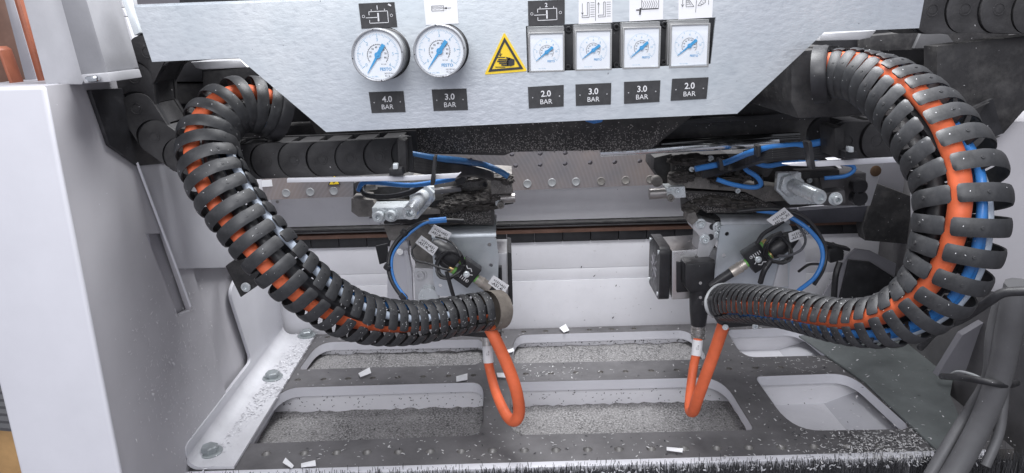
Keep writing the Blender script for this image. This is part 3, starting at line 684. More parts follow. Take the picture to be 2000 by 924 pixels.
# ---- square gauges
SQ = [[(1029, 52), (1104, 49), (1102, 139), (1031, 142)], [(1120, 48), (1197, 45), (1194, 135), (1119, 138)], [(1214, 44), (1293, 40), (1288, 130), (1210, 134)], [(1307, 39), (1390, 36), (1380, 126), (1302, 130)]]
LB = ['leftmost square pressure gauge in the panel window under cylinder sticker 2', 'second square pressure gauge in the panel window from the left', 'third square pressure gauge in the panel window from the left', 'rightmost square pressure gauge in the panel window under the wedge sticker']
for quad, lb in zip(SQ, LB):
    Ys = YP+0.003; P = px(quad, Ys); c = sum(P, Vector())/4
    t = thing('square_gauge', lb, 'pressure gauge', c, 'square pressure gauges')
    wd = (P[1]-P[0]).length*0.97; ht = (P[0]-P[3]).length*0.98
    MB().box(c+Vector((0, 0.0165, 0)), (wd, 0.03, ht)).build('case', FRAME_GREY, t, 0.0008)
    cc = c+Vector((0.0002, -0.0004, -0.0022)); s = wd*0.97
    lo = [cc+Vector((x*s/2, -0.003, z*s/2*1.08)) for x, z in ((-1, -1), (1, -1), (1, 1), (-1, 1))]
    inn = [cc+Vector((x*s/2*0.91, -0.003, z*s/2*0.99)) for x, z in ((-1, -1), (1, -1), (1, 1), (-1, 1))]
    holed(lo, [inn], (0, 0.0045, 0)).build('frame', M('clear_frame', (0.36, 0.36, 0.36), 0.2, 0.1, 0.05, 40), t, 0.0004)
    dc = cc+Vector((0, -0.0016, 0)); k = s/2*0.955
    MB().prism([dc+Vector((x*k, 0, z*k*1.06)) for x, z in ((-1, -1), (1, -1), (1, 1), (-1, 1))], (0, 0.0005, 0)).build('dial_face', DIAL, t)
    dial_print(t, dc, k*0.92, False, True); needle(t, dc, k*0.92, R_(random.uniform(214, 221)), 0.085)
    MB().prism([dc+Vector((x*k, -0.0022, z*k*1.06)) for x, z in ((-1, -1), (1, -1), (1, 1), (-1, 1))], (0, 0.0004, 0)).build('lens', LENS, t)
t = thing('gauge_carrier', 'black carrier with small screws behind the square gauges', 'carrier', at(1210, 90, YP+0.035))
plate('body', [(1010, 30), (1420, 15), (1405, 150), (1010, 165)], YP+0.012, 0.012, BLACK, t)
for x, y in ((1109, 131), (1203, 127), (1295, 122), (1297, 48), (1110, 58), (1203, 53)):
    bolt('screw', x, y, YP+0.012, 0.0024, t, BLACK, 0.003, False)

# ================================================================== BEAMS BEHIND THE PANEL
t = thing('beam_cover', 'dark sheet metal beam cover sprinkled with white shavings below the gauge panel', 'beam cover', at(1000, 270, 0.70))
plate('cover', [(560, 150), (1470, 130), (1345, 233), (1271, 292), (1002, 297), (985, 304), (792, 300), (640, 305)], 0.70, 0.05, BLACK_CHIPPY, t, 0.001)
plate('blue_cap', [(1135, 230), (1145, 238), (1160, 242), (1175, 239), (1182, 230)], 0.694, 0.004, BLUE, t)
t = thing('linear_axis', 'black linear axis profile with a polished guide rod right of the beam cover', 'linear axis', at(1450, 260, 0.76))
plate('profile', [(1150, 180), (1760, 150), (1760, 240), (1640, 290), (1440, 284), (1180, 298)], 0.752, 0.06, BLACK_DUST, t, 0.001)
plate('groove', [(1290, 236), (1760, 210), (1760, 219), (1280, 246)], 0.745, 0.006, BLACK, t)
MB().cyl(at(1172, 298, 0.735), at(1520, 279, 0.735), 0.0042, 18).build('guide_rod', CHROME, t)
MB().cyl(at(1290, 283, 0.741), at(1560, 268, 0.741), 0.0055, 18).build('guide_rod', M('rod_black', (0.1, 0.1, 0.1), 0.15, 0.9), t)
# left carriage
t = thing('hose_carriage', 'black carriage holding the left corrugated hose behind the panel', 'carriage', at(450, 200, 0.75))
plate('back_plate', [(290, 60), (800, 60), (800, 262), (640, 290), (470, 290), (345, 260), (300, 200)], 0.765, 0.02, BLACK, t, 0.001)
plate('upper_block', [(315, 100), (395, 100), (395, 160), (302, 160)], 0.735, 0.03, BLACK, t, 0.001)
plate('middle_block', [(302, 163), (400, 163), (400, 203), (300, 203)], 0.74, 0.025, BLACK_DUST, t, 0.001)
plate('ledge', [(455, 250), (700, 240), (720, 262), (640, 272), (455, 278)], 0.73, 0.03, BLACK_DUST, t, 0.001)
plate('collar_plate', [(395, 140), (515, 128), (532, 165), (532, 243), (470, 250), (440, 225), (395, 200)], 0.70, 0.03, BLACK_DUST, t, 0.002)
plate('latch', [(512, 165), (528, 170), (529, 240), (512, 243)], 0.688, 0.012, BLACK_DUST, t, 0.001)
plate('bright_tray', [(372, 121), (470, 117), (484, 132), (396, 136), (382, 133)], 0.70, 0.05, ALU, t, 0.001)
# right carriage
t = thing('hose_carriage', 'black carriage holding the right corrugated hose behind the panel', 'carriage', at(1700, 160, 0.80))
plate('rear_cover', [(1830, 90), (2080, 60), (2080, 170), (2010, 205), (1960, 262), (1830, 262)], 0.612, 0.02, BLACK_DUST, t, 0.001)
plate('back_plate', [(1400, 60), (2060, 20), (2060, 190), (1990, 205), (1900, 250), (1700, 245), (1450, 270)], 0.83, 0.02, BLACK, t, 0.001)
plate('upper_bar', [(1700, 70), (2020, 40), (2020, 92), (1840, 96), (1700, 100)], 0.79, 0.03, BLACK_DUST, t, 0.001)
plate('lower_block', [(1790, 130), (2060, 100), (2060, 150), (1960, 200), (1860, 205), (1800, 200)], 0.815, 0.01, BLACK, t, 0.001)
plate('collar_plate', [(1545, 100), (1660, 92), (1700, 110), (1690, 225), (1560, 232), (1545, 200)], 0.575, 0.2, BLACK_DUST, t, 0.002)
plate('bright_tray', [(1603, 66), (1712, 59), (1700, 74), (1680, 78), (1600, 80)], 0.64, 0.04, ALU, t, 0.001)
plate('grey_tab', [(1800, 62), (1852, 68), (1872, 93), (1785, 95)], 0.785, 0.01, M('grey_tab', (.1, .1, .105), .6), t, 0.001)
def collar(c, n, R, t):
    MB().lathe(c, n, [(0, R*1.0), (0, R*1.18), (0.008, R*1.18), (0.010, R*1.12), (0.010, R*0.98), (0, R*0.98)], 36, cap=False).build('collar', BLACK, t)

# ================================================================== CORRUGATED HOSES
RH = 0.025; PITCHH = 0.0139; BW = 0.0104
def ring_mesh():
    mb = MB(); g = R_(3.6); n = 34; prof = 7; th = 0.0019
    rows = []
    for i in range(n+1):
        a = g+(2*math.pi-2*g)*(i/n if 3 < i < n-3 else (0, .006, .016, .035)[i]/1 if i <= 3 else 1-(0, .006, .016, .035)[n-i]); e = min(a-g, 2*math.pi-g-a)*RH; cr = 0.0016
        wv = BW/2 if e >= cr else BW/2-cr+math.sqrt(max(0, cr*cr-(cr-e)**2))
        pts = []
        for k in range(prof):
            z = -1+2*k/(prof-1); pts.append((z*wv, RH-0.0009*abs(z)**3))
        pts += [(wv*0.9, RH-th), (-wv*0.9, RH-th)]
        rows.append([Vector((r*math.cos(a), r*math.sin(a), z)) for z, r in pts])
    k = prof+2
    vs = [p for r in rows for p in r]; fs = []
    for i in range(n):
        for j in range(k): fs.append((i*k+j, i*k+(j+1) % k, (i+1)*k+(j+1) % k, (i+1)*k+j))
    fs.append(tuple(range(k))); fs.append(tuple(reversed(range(n*k, n*k+k))))
    mb.add(vs, fs)
    # small stiffening studs and inner web joining the links
    for a in (R_(60), R_(180), R_(300)):
        d = Vector((math.cos(a), math.sin(a), 0)); mb.box(d*(RH*0.68), (RH*0.56, 0.0016, BW*0.55), X=d, Z=(0, 0, 1))
    for a in (R_(40), R_(320)):
        d = Vector((math.cos(a), math.sin(a), 0)); mb.lathe(d*(RH-0.0006), d, [(0, 0.0012), (0.0005, 0.0011), (0.0006, 0.0008), (0.0004, 0.0001)], 8, cap=False)
    return mb
def hose_frame(ctrl):
    """ctrl: (x, y, depth); returns list of (centre, tangent, toward viewer, lateral, s) every PITCH"""
    path = pxpath([c[:3] for c in ctrl], 24); rad = [c[3]*c[2]/F/2*(.93 if c[0] > 1200 else .97) for c in ctrl]
    for _ in range(160): path = [path[0]]+[(path[k-1]+path[k]*2+path[k+1])/4 for k in range(1, len(path)-1)]+[path[-1]]
    acc = 0; out = []; nxt = 0.004; fr = []
    cs = [0.0]
    for i in range(1, len(path)):
        l = (path[i]-path[i-1]).length
        while acc+l >= nxt:
            k = (nxt-acc)/l; p = path[i-1].lerp(path[i], k); u = (i-1+k)/24
            ii = min(int(u), len(rad)-2); rr = rad[ii]+(rad[ii+1]-rad[ii])*min(1, u-ii); out.append((p, u, rr)); nxt += PITCHH*rr/RH
        acc += l
    res = []
    for i, (p, u, rr) in enumerate(out):
        t = (out[min(i+1, len(out)-1)][0]-out[max(i-1, 0)][0]).normalized()
        v = CAM-p; v = (v-t*v.dot(t)).normalized(); lat = t.cross(v)*-1
        res.append((p, t, v, lat, u, rr))
    return res
def hose(name, label, ctrl, slot, cables, latsign):
    fr = hose_frame(ctrl)
    t = thing(name, label, 'corrugated hose', fr[0][0], 'corrugated cable hoses')
    proto = None
    for (p, tg, v, lat, u, rr) in fr:
        lat = lat*latsign; ph = interp(slot, u)+R_(random.uniform(-4, 4)); d = v*math.cos(ph)+lat*math.sin(ph)
        tg2 = (tg+v*random.uniform(-.03, .03)+lat*random.uniform(-.03, .03)).normalized()
        d = (d-tg2*d.dot(tg2)).normalized(); y = tg2.cross(d)
        if proto is None: proto = ring_mesh().build('ring', BLACK_RING, t); o = proto; me = proto.data; PO = Vector(proto.location); base = parent_world(t)
        else: o = proto.copy(); COL.objects.link(o); o.parent = t
        k = rr/RH; mm = Matrix((d*k, y*k, tg2*k)).transposed().to_4x4(); mm.translation = p-base+mm.to_3x3() @ base
        o.matrix_local = mm
    core = [p for (p, *_r) in fr]; MB().tube(core, RH*0.2, 8).build('spine', BLACK, t)
    for nm, lb, cat, mat, r, tab, rad, ext0, ext1 in cables:
        pts = []
        for (p, tg, v, lat, u, rr) in fr:
            ph = interp(tab, u); pts.append(p+(v*math.cos(ph)+lat*latsign*math.sin(ph))*rr*interp(rad, u))
        pts = pts[ext0:len(pts)-ext1]
        c = MB().tube(spline(pts, 3), r, 12).build(nm, mat); tag(c, lb, cat)
    return fr
D2 = math.pi/180
LC = [(535, 214, .655, 112), (478, 200, .64, 116), (430, 222, .625, 120), (403, 271, .612, 123), (413, 325, .603, 130), (440, 378, .598, 131), (490, 448, .597, 126), (550, 517, .60, 124), (605, 566, .612, 117), (660, 603, .628, 111), (714, 624, .645, 104), (783, 632, .67, 94), (848, 626, .695, 86), (908, 613, .715, 81), (962, 605, .73, 79)]
slotL = [(0, 85), (2, 85), (3, 80), (4, 56), (5, 55), (6, 45), (7, 27), (8, 8), (9, 2), (10, -18), (11, -28), (12, -38), (13, -40), (14, -40)]
orL = [(0, -40), (2, -55), (3, -58), (4, -58), (5, -52), (6, -48), (7, -48), (8, -48), (9, -40), (10, -25), (12, -15), (14, -15)]
whL = [(0, 60), (5, 62), (6, 58), (7, 62), (8, 52), (9, 45), (10, 26), (11, 15), (12, 10), (14, 10)]
rad = lambda t: [(i, a*D2) for i, a in t]
FRL = hose('corrugated_hose', 'left black ring-segmented hose with orange cable curving down to the left gripper', LC, rad(slotL), [
    ('orange_cable', 'orange cable running inside the left corrugated hose', 'cable', ORANGE, 0.0064, rad(orL), [(0, .55), (8, .55), (10, .3), (14, .25)], 0, 0),
    ('pale_tube', 'pale bluish tube showing between the rings of the left hose', 'tube', PALE, 0.0034, rad(whL), [(0, .72), (9, .74), (14, .74)], 2, 4),
    ('black_cable', 'black cable hidden behind the orange cable inside the left hose', 'cable', BLACK, 0.006, rad([(0, 10), (14, 10)]), [(0, .45), (14, .4)], 0, 0),
    ('blue_tube', 'blue air tube deep inside the left corrugated hose', 'tube', BLUE, 0.003, rad([(0, 95), (9, 85), (14, 80)]), [(0, .6), (14, .7)], 0, 4),
], 1)
RC = [(1600, 146, .54, 100), (1645, 142, .532, 105), (1690, 150, .518, 117), (1750, 183, .495, 144), (1790, 220, .478, 162), (1828, 269, .463, 176), (1861, 322, .453, 186), (1876, 360, .448, 187), (1878, 410, .446, 186), (1870, 478, .449, 183), (1845, 545, .456, 168), (1808, 588, .465, 150), (1757, 618, .478, 128), (1710, 630, .492, 112), (1645, 629, .516, 98), (1580, 614, .548, 90), (1520, 600, .588, 86), (1450, 592, .65, 84), (1418, 592, .695, 82)]
slotR = [(0, 70), (1, 65), (2, 55), (3, 22), (4, 10), (5, 3), (6, -3), (7, -5), (8, -9), (9, -15), (10, -22), (11, -23), (12, -19), (13, -6), (14, 16), (15, 30), (16, 38), (18, 40)]
orR = [(0, 60), (2, 52), (3, 42), (4, 36), (5, 28), (6, 10), (7, 2), (8, -3), (9, -12), (10, -22), (11, -28), (12, -32), (13, -26), (14, -6), (15, 14), (16, 30), (18, 40)]
FRR = hose('corrugated_hose', 'right black ring-segmented hose bulging close to the viewer around an orange cable', RC, rad(slotR), [
    ('orange_cable', 'thick orange cable running inside the right corrugated hose', 'cable', ORANGE, 0.0066, rad(orR), [(0, .55), (12, .52), (14, .34), (18, .3)], 0, 0),
    ('blue_tube', 'blue air tube beside the orange cable inside the right hose', 'tube', BLUE, 0.0030, rad([(0, 105), (6, 62), (8, 48), (10, 50), (12, 52), (18, 70)]), [(0, .5), (6, .5), (18, .55)], 2, 2),
    ('blue_tube', 'second blue air tube along the outer bend of the right hose', 'tube', BLUE, 0.0030, rad([(0, 115), (6, 95), (8, 85), (10, 72), (12, 72), (18, 90)]), [(0, .5), (6, .3), (10, .5), (18, .55)], 2, 2),
    ('black_cable', 'black cable behind the orange cable inside the right hose', 'cable', BLACK, 0.006, rad([(0, -60), (6, -75), (12, -90), (18, -60)]), [(0, .5), (18, .5)], 0, 0),
    ('pale_tube', 'pale tube on the outer side inside the right hose', 'tube', PALE, 0.0030, rad([(0, 150), (6, 140), (8, 120), (10, 95), (12, 88), (18, 100)]), [(0, .6), (18, .6)], 4, 2),
], 1)
for (pp, nn, lb) in ((atd(550, 216, .66), atd(478, 200, .638)-atd(535, 214, .655), 'dusty black collar where the left hose enters its carriage'), (atd(1592, 147, .543), atd(1645, 142, .532)-atd(1600, 146, .54), 'dusty black collar where the right hose enters its carriage')):
    t = thing('hose_collar', lb, 'hose collar', pp, 'hose collars'); collar(pp, nn, RH*0.96 if pp.x < 0 else .0178, t)

def hose_dust(fr, n, lo, hi):
    pts = []
    for _ in range(n):
        p, tg, v, lat, u, rr = random.choice(fr[int(lo*len(fr)):int(hi*len(fr))]); a = random.uniform(-1.3, 1.3); d = v*math.cos(a)+lat*math.sin(a)
        if d.z < -.35 and random.random() < .8: continue
        pts.append((p+d*(rr+.0002)+tg*random.uniform(-.0035, .0035), d))
    return pts
HD = hose_dust(FRL, 110, .0, 1)+hose_dust(FRL, 230, .55, 1)+hose_dust(FRR, 90, 0, 1)+hose_dust(FRR, 110, .5, 1)
# ================================================================== DRAG CHAINS
def link_shape(Lk, h):
    pts = []; r = h/2
    for i in range(13):
        a = math.pi/2+math.pi*i/12; pts.append((r*math.cos(a), r*math.sin(a)))
    pts += [(Lk*1.15, -r), (Lk*1.15, r)]
    return pts
def chain(label, pins, Y, h, flip=1):
    P = px(pins, Y); t = thing('drag_chain', label, 'drag chain', P[0], 'drag chains')
    lk = None
    for i in range(len(P)-1):
        a, b = P[i+1], P[i]     # rounded end at a
        d = (b-a); d.y = 0; Lk = d.length; d.normalize(); d = (d+Vector((0, 0.03, 0))).normalized(); u = Vector((-d.z, 0, d.x)); nrm = d.cross(u)
        ey = Vector((0, 1, 0)); a2 = a+Vector((0, -0.0008*(i % 2), 0))
        lp = [a2+d*x+u*y for x, y in link_shape(Lk, h)]
        r = h/2; fpts = [(r*math.cos(math.pi/2+math.pi*q/14)*.8, r*math.sin(math.pi/2+math.pi*q/14)) for q in range(15)]
        fpts += [(Lk+(r+.0011)*math.cos(3*math.pi/2-math.pi*q/14)*.8-.0011, r*math.sin(3*math.pi/2-math.pi*q/14)) for q in range(15)]
        k = MB().prism([p+Vector((0, .004, 0)) for p in lp], (0, 0.004, 0)).build('link', BLACK, t, 0)
        MB().prism([a2+d*x+u*y for x, y in fpts], (0, 0.0039, 0)).build('side_plate', CHAIN, k, 0.0004)
        MB().lathe(a2+Vector((0, 0.0002, 0)), NEG, [(0, 0.0048), (0.0006, 0.0048), (0.0006, 0.0042), (-0.0001, 0.0041), (-0.0001, 0.0030), (0.0004, 0.0028), (0.0004, 0.0001)], 20, cap=False).build('pin', CHAIN, k).location = (0, 0, 0)
        MB().prism([a2+d*Lk*0.1+u*(h*0.47)+ey*0.0065, a2+d*Lk*0.8+u*(h*0.47)+ey*0.0065, a2+d*Lk*0.8+u*(h*0.40)+ey*0.0065, a2+d*Lk*0.1+u*(h*0.40)+ey*0.0065], (0, 0.035, 0)).build('crossbar', CHAIN, k)
        MB().prism([p+Vector((0, 0.042, 0)) for p in lp], (0, 0.005, 0)).build('rear_plate', CHAIN, k)
    return t
chain('black drag chain looping from the upper left down behind the left hose', [(796, 303), (741, 306), (685, 309), (629, 311), (574, 313), (520, 315), (464, 318), (407, 318), (350, 303), (301, 267), (267, 212), (262, 152), (288, 102), (335, 70)], 0.645, 0.0312)
t = thing('drag_chain', 'black drag chain segment at the top right corner', 'drag chain', at(1900, 20, 0.78), 'drag chains'); bpy.data.objects.remove(t)
chain('black drag chain at the top right corner beyond the panel', [(2080, 22), (2015, 20), (1950, 18), (1885, 18), (1820, 20)], 0.60, 0.036)
chain('black drag chain passing behind the right hose toward its end bracket', [(1655, 276), (1712, 274), (1770, 274), (1830, 272), (1890, 258), (1948, 232)][::-1], 0.60, 0.031)
# end brackets with clamp bolts
for nm, lb, poly, Y, bx in (('chain_end_bracket', 'black end bracket of the left drag chain with a bright square bolt', [(776, 272), (792, 275), (794, 338), (778, 340)], 0.632, (772, 326)),
                           ('chain_end_bracket', 'black end bracket of the right drag chain with a bright square bolt', [(1630, 250), (1648, 248), (1650, 305), (1632, 308)], 0.588, (1663, 293))):
    t = thing(nm, lb, 'bracket', at(*poly[0], Y)); plate('arm', poly, Y, 0.03, BLACK_DUST, t)
    x, y = bx; plate('foot', [(x-12, y+4), (x+12, y+3), (x+16, y+17), (x-12, y+18)], Y-0.012, 0.02, BLACK, t)
    plate('square_bolt', [(x-5, y-6), (x+5, y-6), (x+5, y+5), (x-5, y+5)], Y-0.016, 0.006, ZINC, t)
# white strips under the chains
t = tag(plate('support_strip', [(560, 349), (806, 344), (895, 339), (901, 337), (890, 348), (806, 353), (560, 357)], 0.63, 0.004, WHITE), 'white support strip below the left drag chain', 'support strip')
t = tag(plate('support_strip', [(1528, 320), (1600, 315), (1780, 306), (1780, 316), (1600, 326), (1545, 324)], 0.585, 0.004, WHITE), 'white support strip below the right drag chain and blue tubes', 'support strip')
t = tag(MB().prism([atx(x, y, XS+.004) for x, y in [(177, 176), (300, 168), (335, 225), (335, 318), (272, 324), (215, 284)]], (-.0038, 0, 0)).build('angle_plate', BLACK, None, .001), 'black angled plate on the grey side wall behind the left drag chain', 'angle plate')
t = thing('small_bracket', 'small black bracket with one bright screw behind the left hose', 'bracket', at(470, 560, 0.84))
plate('leg', [(440, 520), (470, 500), (530, 540), (470, 581), (452, 545)], 0.80, 0.01, BLACK_DUST, t); bolt('screw', 481, 560, 0.80, 0.0055, t, ZINC, 0.003, False)

# ================================================================== LEFT GRIPPER HEAD
YG0 = 0.80
t = thing('gripper_head', 'left gripper head caked with shavings above a galvanised bracket', 'gripper head', at(870, 400, YG0))
plate('top_plate', [(800, 352), (890, 345), (960, 338), (1000, 340), (1002, 385), (960, 392), (880, 392), (800, 392)], 0.81, 0.05, STEEL_DIRTY, t)
plate('rear_block', [(690, 356), (1000, 350), (1003, 398), (962, 405), (958, 436), (750, 438), (745, 412), (690, 410)], 0.84, 0.06, BLACK_DUST, t)
plate('clamp_jaw', [(686, 388), (728, 391), (735, 403), (770, 404), (860, 408), (860, 418), (735, 424), (700, 424), (686, 414)], 0.80, 0.045, STEEL_DIRTY, t)
plate('jaw_arm', [(800, 392), (850, 392), (900, 384), (897, 394), (868, 402), (858, 418), (820, 418)], 0.806, 0.03, BLACK_DUST, t)
plate('chip_ledge', [(858, 400), (962, 396), (965, 440), (850, 438)], 0.815, 0.05, BLACK_CHIPPY, t)
plate('end_block', [(958, 352), (1000, 348), (1000, 378), (960, 380)], 0.79, 0.03, STEEL_DIRTY, t)
plate('nozzle_block', [(965, 384), (985, 380), (986, 400), (968, 402)], 0.80, 0.02, ZINC, t)
MB().cyl(at(978, 388, 0.80), at(1006, 386, 0.80), 0.0055, 16).build('nozzle', STEEL, t)
MB().lathe(at(978, 400, 0.792), NEG, [(0, 0.004), (0.004, 0.004), (0.004, 0.0022), (0.001, 0.0021), (0.001, 0.0001)], 14, cap=False).build('bushing', STEEL_DIRTY, t)
plate('mount_block', [(726, 406), (800, 404), (803, 428), (729, 430)], 0.775, 0.03, ZINC, t)
bolt('socket_screw', 741, 421, 0.775, 0.0055, t, ZINC, 0.009); bolt('socket_screw', 764, 419, 0.775, 0.0055, t, ZINC, 0.009)
plate('gusset', [(800, 366), (847, 365), (849, 391), (815, 428), (796, 428), (800, 405)], 0.782, 0.008, ZINC, t)
cb = at(828, 379, 0.782); ax = at(799, 417, .712)-cb
MB().lathe(cb, ax, [(0, 0.0125), (0.006, 0.0125), (0.0068, 0.0112), (0.0068, 0.0001)], 6, cap=False, rot=0.2).build('hex_nut', ZINC, t)
MB().lathe(cb, ax, [(0.006, 0.0074), (0.068, 0.0074), (0.0698, 0.0066), (0.0698, 0.0040), (0.056, 0.0038), (0.056, 0.0001)], 26, cap=False).build('stop_rod', M('rod_zinc', (.80, .83, .85), .25, .45, .03, 40), t)
plate('spacer', [(720, 426), (742, 426), (742, 440), (720, 438)], 0.84, 0.02, ALU, t)
MB().lathe(at(863, 372, 0.80), NEG, [(0, 0.0035), (0.002, 0.0035), (0.002, 0.0018), (0.0005, 0.0017), (0.0005, 0.0001)], 14, cap=False).build('screw', ZINC, t)
for x, y, r in ((905, 352, .003), (918, 378, .0026), (948, 360, .0028)): bolt('screw', x, y, .809, r, t, BLACK, .003, False)
plate('sensor_rail', [(838, 372), (900, 366), (902, 374), (840, 381)], .795, .012, STEEL_DARK, t); plate('clip', [(888, 352), (905, 344), (912, 350), (903, 360), (892, 362)], .735, .02, BLACK, t)
plate('slot_plate', [(725, 366), (800, 362), (800, 386), (735, 390)], .815, .02, BLACK_DUST, t); plate('fitting', [(690, 358), (706, 352), (716, 362), (712, 378), (696, 378)], .80, .02, STEEL_DARK, t)
MB().cyl(at(712, 366, .80), at(735, 362, .80), .0045, 12).build('fitting_body', STEEL_DIRTY, t)
# galvanised bracket under the head
t = thing('sheet_bracket', 'galvanised sheet bracket of the left gripper with sensor connectors in front', 'sheet bracket', at(900, 520, YG0))
HL = [(956, 478), (959, 518), (860, 558)]
holed(px(roundpoly([(843, 466), (969, 463), (974, 500), (972, 580), (853, 578), (846, 548), (846, 510)], [4, 6, 3, 4, 10, 3, 3], 4), YG0), [circle(at(x, y, YG0), NEG, 0.0022, 12) for x, y in HL], (0, 0.002, 0)).build('front_sheet', GALV, t)
mb = MB(); prof = []
a0 = at(843, 466, YG0); b0 = at(969, 463, YG0)
for k in range(7):
    a = math.pi/2*k/6; prof.append((0.008*(1-math.cos(a)), 0.008*math.sin(a)))
prof.append((0.07, 0.008)); n = len(prof)
mb.add([a0+Vector((0, y, z+0.0002)) for y, z in prof]+[b0+Vector((0, y, z+0.0002)) for y, z in prof], [(i, n+i, n+i+1, i+1) for i in range(n-1)])
mb.build('folded_top', GALV, t)
plate('left_cheek', [(748, 440), (840, 440), (846, 520), (812, 520), (800, 470), (760, 470)], 0.85, 0.004, STEEL_DIRTY, t)
t = thing('white_guard', 'white curved guard plate beside the left gripper bracket', 'guard', at(775, 520, 0.87))
plate('plate', [(756, 592), (757, 500), (764, 468), (782, 440), (796, 470), (801, 520), (806, 592)], 0.862, 0.012, WHITE, t, 0.001)
plate('rib', [(788, 490), (796, 488), (804, 530), (806, 590), (795, 590), (794, 530)], 0.852, 0.012, WHITE, t, 0.001)
MB().cyl(at(781, 492, 0.862), at(781, 492, 0.853), 0.004, 14).build('stud', ALU, t)
t = thing('bearing_block', 'steel bearing block with round boss behind the left hose end', 'bearing block', at(830, 555, 0.84))
plate('block', [(809, 523), (850, 525), (852, 590), (811, 590)], 0.83, 0.03, ALU, t); bolt('socket_screw', 821, 537, 0.83, 0.0055, t, ALU, 0.004)
MB().lathe(at(839, 575, 0.83), NEG, [(0, 0.0125), (0.009, 0.0125), (0.0105, 0.0112), (0.0105, 0.0001)], 28, cap=False).build('boss', ZINC, t)
tag(plate('black_tag', [(733, 481), (756, 476), (759, 511), (741, 517)], 0.90, 0.004, BLACK), 'small black plate hanging left of the white guard', 'tag plate')
t = thing('motor', 'left motor mostly hidden behind the galvanised bracket', 'motor', at(985, 545, 0.86), 'gripper motors')
plate('body', [(930, 495), (992, 494), (995, 595), (930, 595)], 0.83, 0.06, ALU, t, 0.002)
plate('end_cap', [(991, 492), (999, 494), (1002, 596), (993, 597)], 0.825, 0.064, BLACK, t, 0.001)
plate('connector_base', [(972, 522), (980, 522), (981, 562), (973, 565)], 0.822, 0.008, BLACK, t)

# ================================================================== RIGHT GRIPPER HEAD
t = thing('gripper_head', 'right gripper head caked with shavings above its galvanised bracket', 'gripper head', at(1420, 380, YG0))
plate('rear_block', [(1310, 300), (1600, 300), (1640, 330), (1690, 390), (1560, 405), (1490, 410), (1480, 425), (1352, 430), (1350, 395), (1310, 370)], 0.845, 0.06, BLACK_DUST, t)
plate('top_plate', [(1315, 304), (1420, 300), (1440, 330), (1425, 365), (1310, 360)], 0.81, 0.05, BLACK_CHIPPY, t)
plate('side_wedge', [(1278, 308), (1312, 300), (1316, 345), (1300, 365), (1276, 330)], 0.82, 0.05, BLACK_DUST, t)
plate('front_bar', [(1310, 348), (1380, 345), (1480, 360), (1560, 372), (1552, 392), (1495, 394), (1455, 375), (1310, 365)], 0.80, 0.03, STEEL_DIRTY, t)
plate('chip_ledge', [(1335, 372), (1470, 378), (1520, 402), (1470, 416), (1380, 416), (1350, 395)], 0.812, 0.05, BLACK_CHIPPY, t)
plate('nozzle_block', [(1300, 366), (1338, 364), (1340, 386), (1302, 388)], 0.79, 0.02, ZINC, t)
bolt('screw', 1306, 370, 0.79, 0.003, t, ZINC, 0.003, False); bolt('screw', 1323, 373, 0.79, 0.003, t, ZINC, 0.003, False)
MB().cyl(at(1268, 379, 0.795), at(1300, 377, 0.795), 0.0062, 16).build('nozzle', STEEL, t)
MB().lathe(at(1309, 386, 0.782), NEG, [(0, 0.004), (0.004, 0.004), (0.004, 0.0022), (0.001, 0.0021), (0.001, 0.0001)], 14, cap=False).build('bushing', STEEL_DIRTY, t)
MB().lathe(at(1281, 352, 0.81), NEG, [(0, 0.006), (0.008, 0.006), (0.009, 0.005), (0.009, 0.0001)], 18, cap=False).build('knob', STEEL_DIRTY, t)
plate('gusset', [(1519, 338), (1565, 337), (1566, 358), (1604, 396), (1595, 399), (1543, 400), (1516, 372)], 0.782, 0.008, ZINC, t)
cb = at(1543, 360, 0.782); ax = at(1604, 387, .712)-cb
MB().lathe(cb, ax, [(0, 0.0135), (0.006, 0.0135), (0.007, 0.012), (0.007, 0.0001)], 6, cap=False, rot=0.3).build('hex_nut', ZINC, t)
prof = [(0.006, 0.0072)]
for k in range(28): prof += [(0.008+k*0.002, 0.0077), (0.009+k*0.002, 0.0071)]
prof += [(0.066, 0.0076), (0.068, 0.0068), (0.068, 0.0042), (0.063, 0.0040), (0.063, 0.0001)]
MB().lathe(cb, ax, prof, 26, cap=False).build('threaded_rod', ZINC, t)
bolt('socket_screw', 1631, 388, 0.765, 0.0050, t, ZINC, 0.008)
plate('screw_bar', [(1595, 380), (1650, 372), (1652, 396), (1600, 400)], 0.775, 0.02, STEEL_DARK, t)
for y in (361, 384): MB().lathe(at(1672, y, 0.80), NEG, [(0, 0.0085), (0.010, 0.0085), (0.011, 0.0075), (0.011, 0.0001)], 18, cap=False).build('black_knob', BLACK, t)
plate('knob_bar', [(1600, 340), (1692, 338), (1690, 402), (1610, 402)], 0.815, 0.03, STEEL_DARK, t)
for x, y, r in ((1387, 309, .0035), (1350, 330, .003), (1440, 372, .003), (1580, 352, .003)): bolt('screw', x, y, .799 if x < 1500 else .812, r, t, ZINC, .003, False)
plate('valve_body', [(1455, 318), (1500, 312), (1512, 330), (1500, 346), (1462, 344)], .77, .03, BLACK_DUST, t, .001); plate('valve_cap', [(1462, 300), (1480, 296), (1486, 312), (1468, 316)], .75, .02, BLACK, t, .001)
MB().cyl(at(1480, 344, .768), at(1484, 366, .768), .005, 12).build('valve_port', BLACK, t)
plate('connector_rail', [(1560, 336), (1640, 332), (1640, 344), (1570, 350)], .80, .02, BLACK_DUST, t)
t = thing('corner_plate', 'grey corner plate with a bronze plug at the right of the gripper head', 'plate', at(1700, 360, 0.9))
plate('sheet', [(1640, 318), (1728, 312), (1700, 402), (1560, 412), (1560, 405), (1690, 398)], 0.90, 0.006, GREY_L, t)
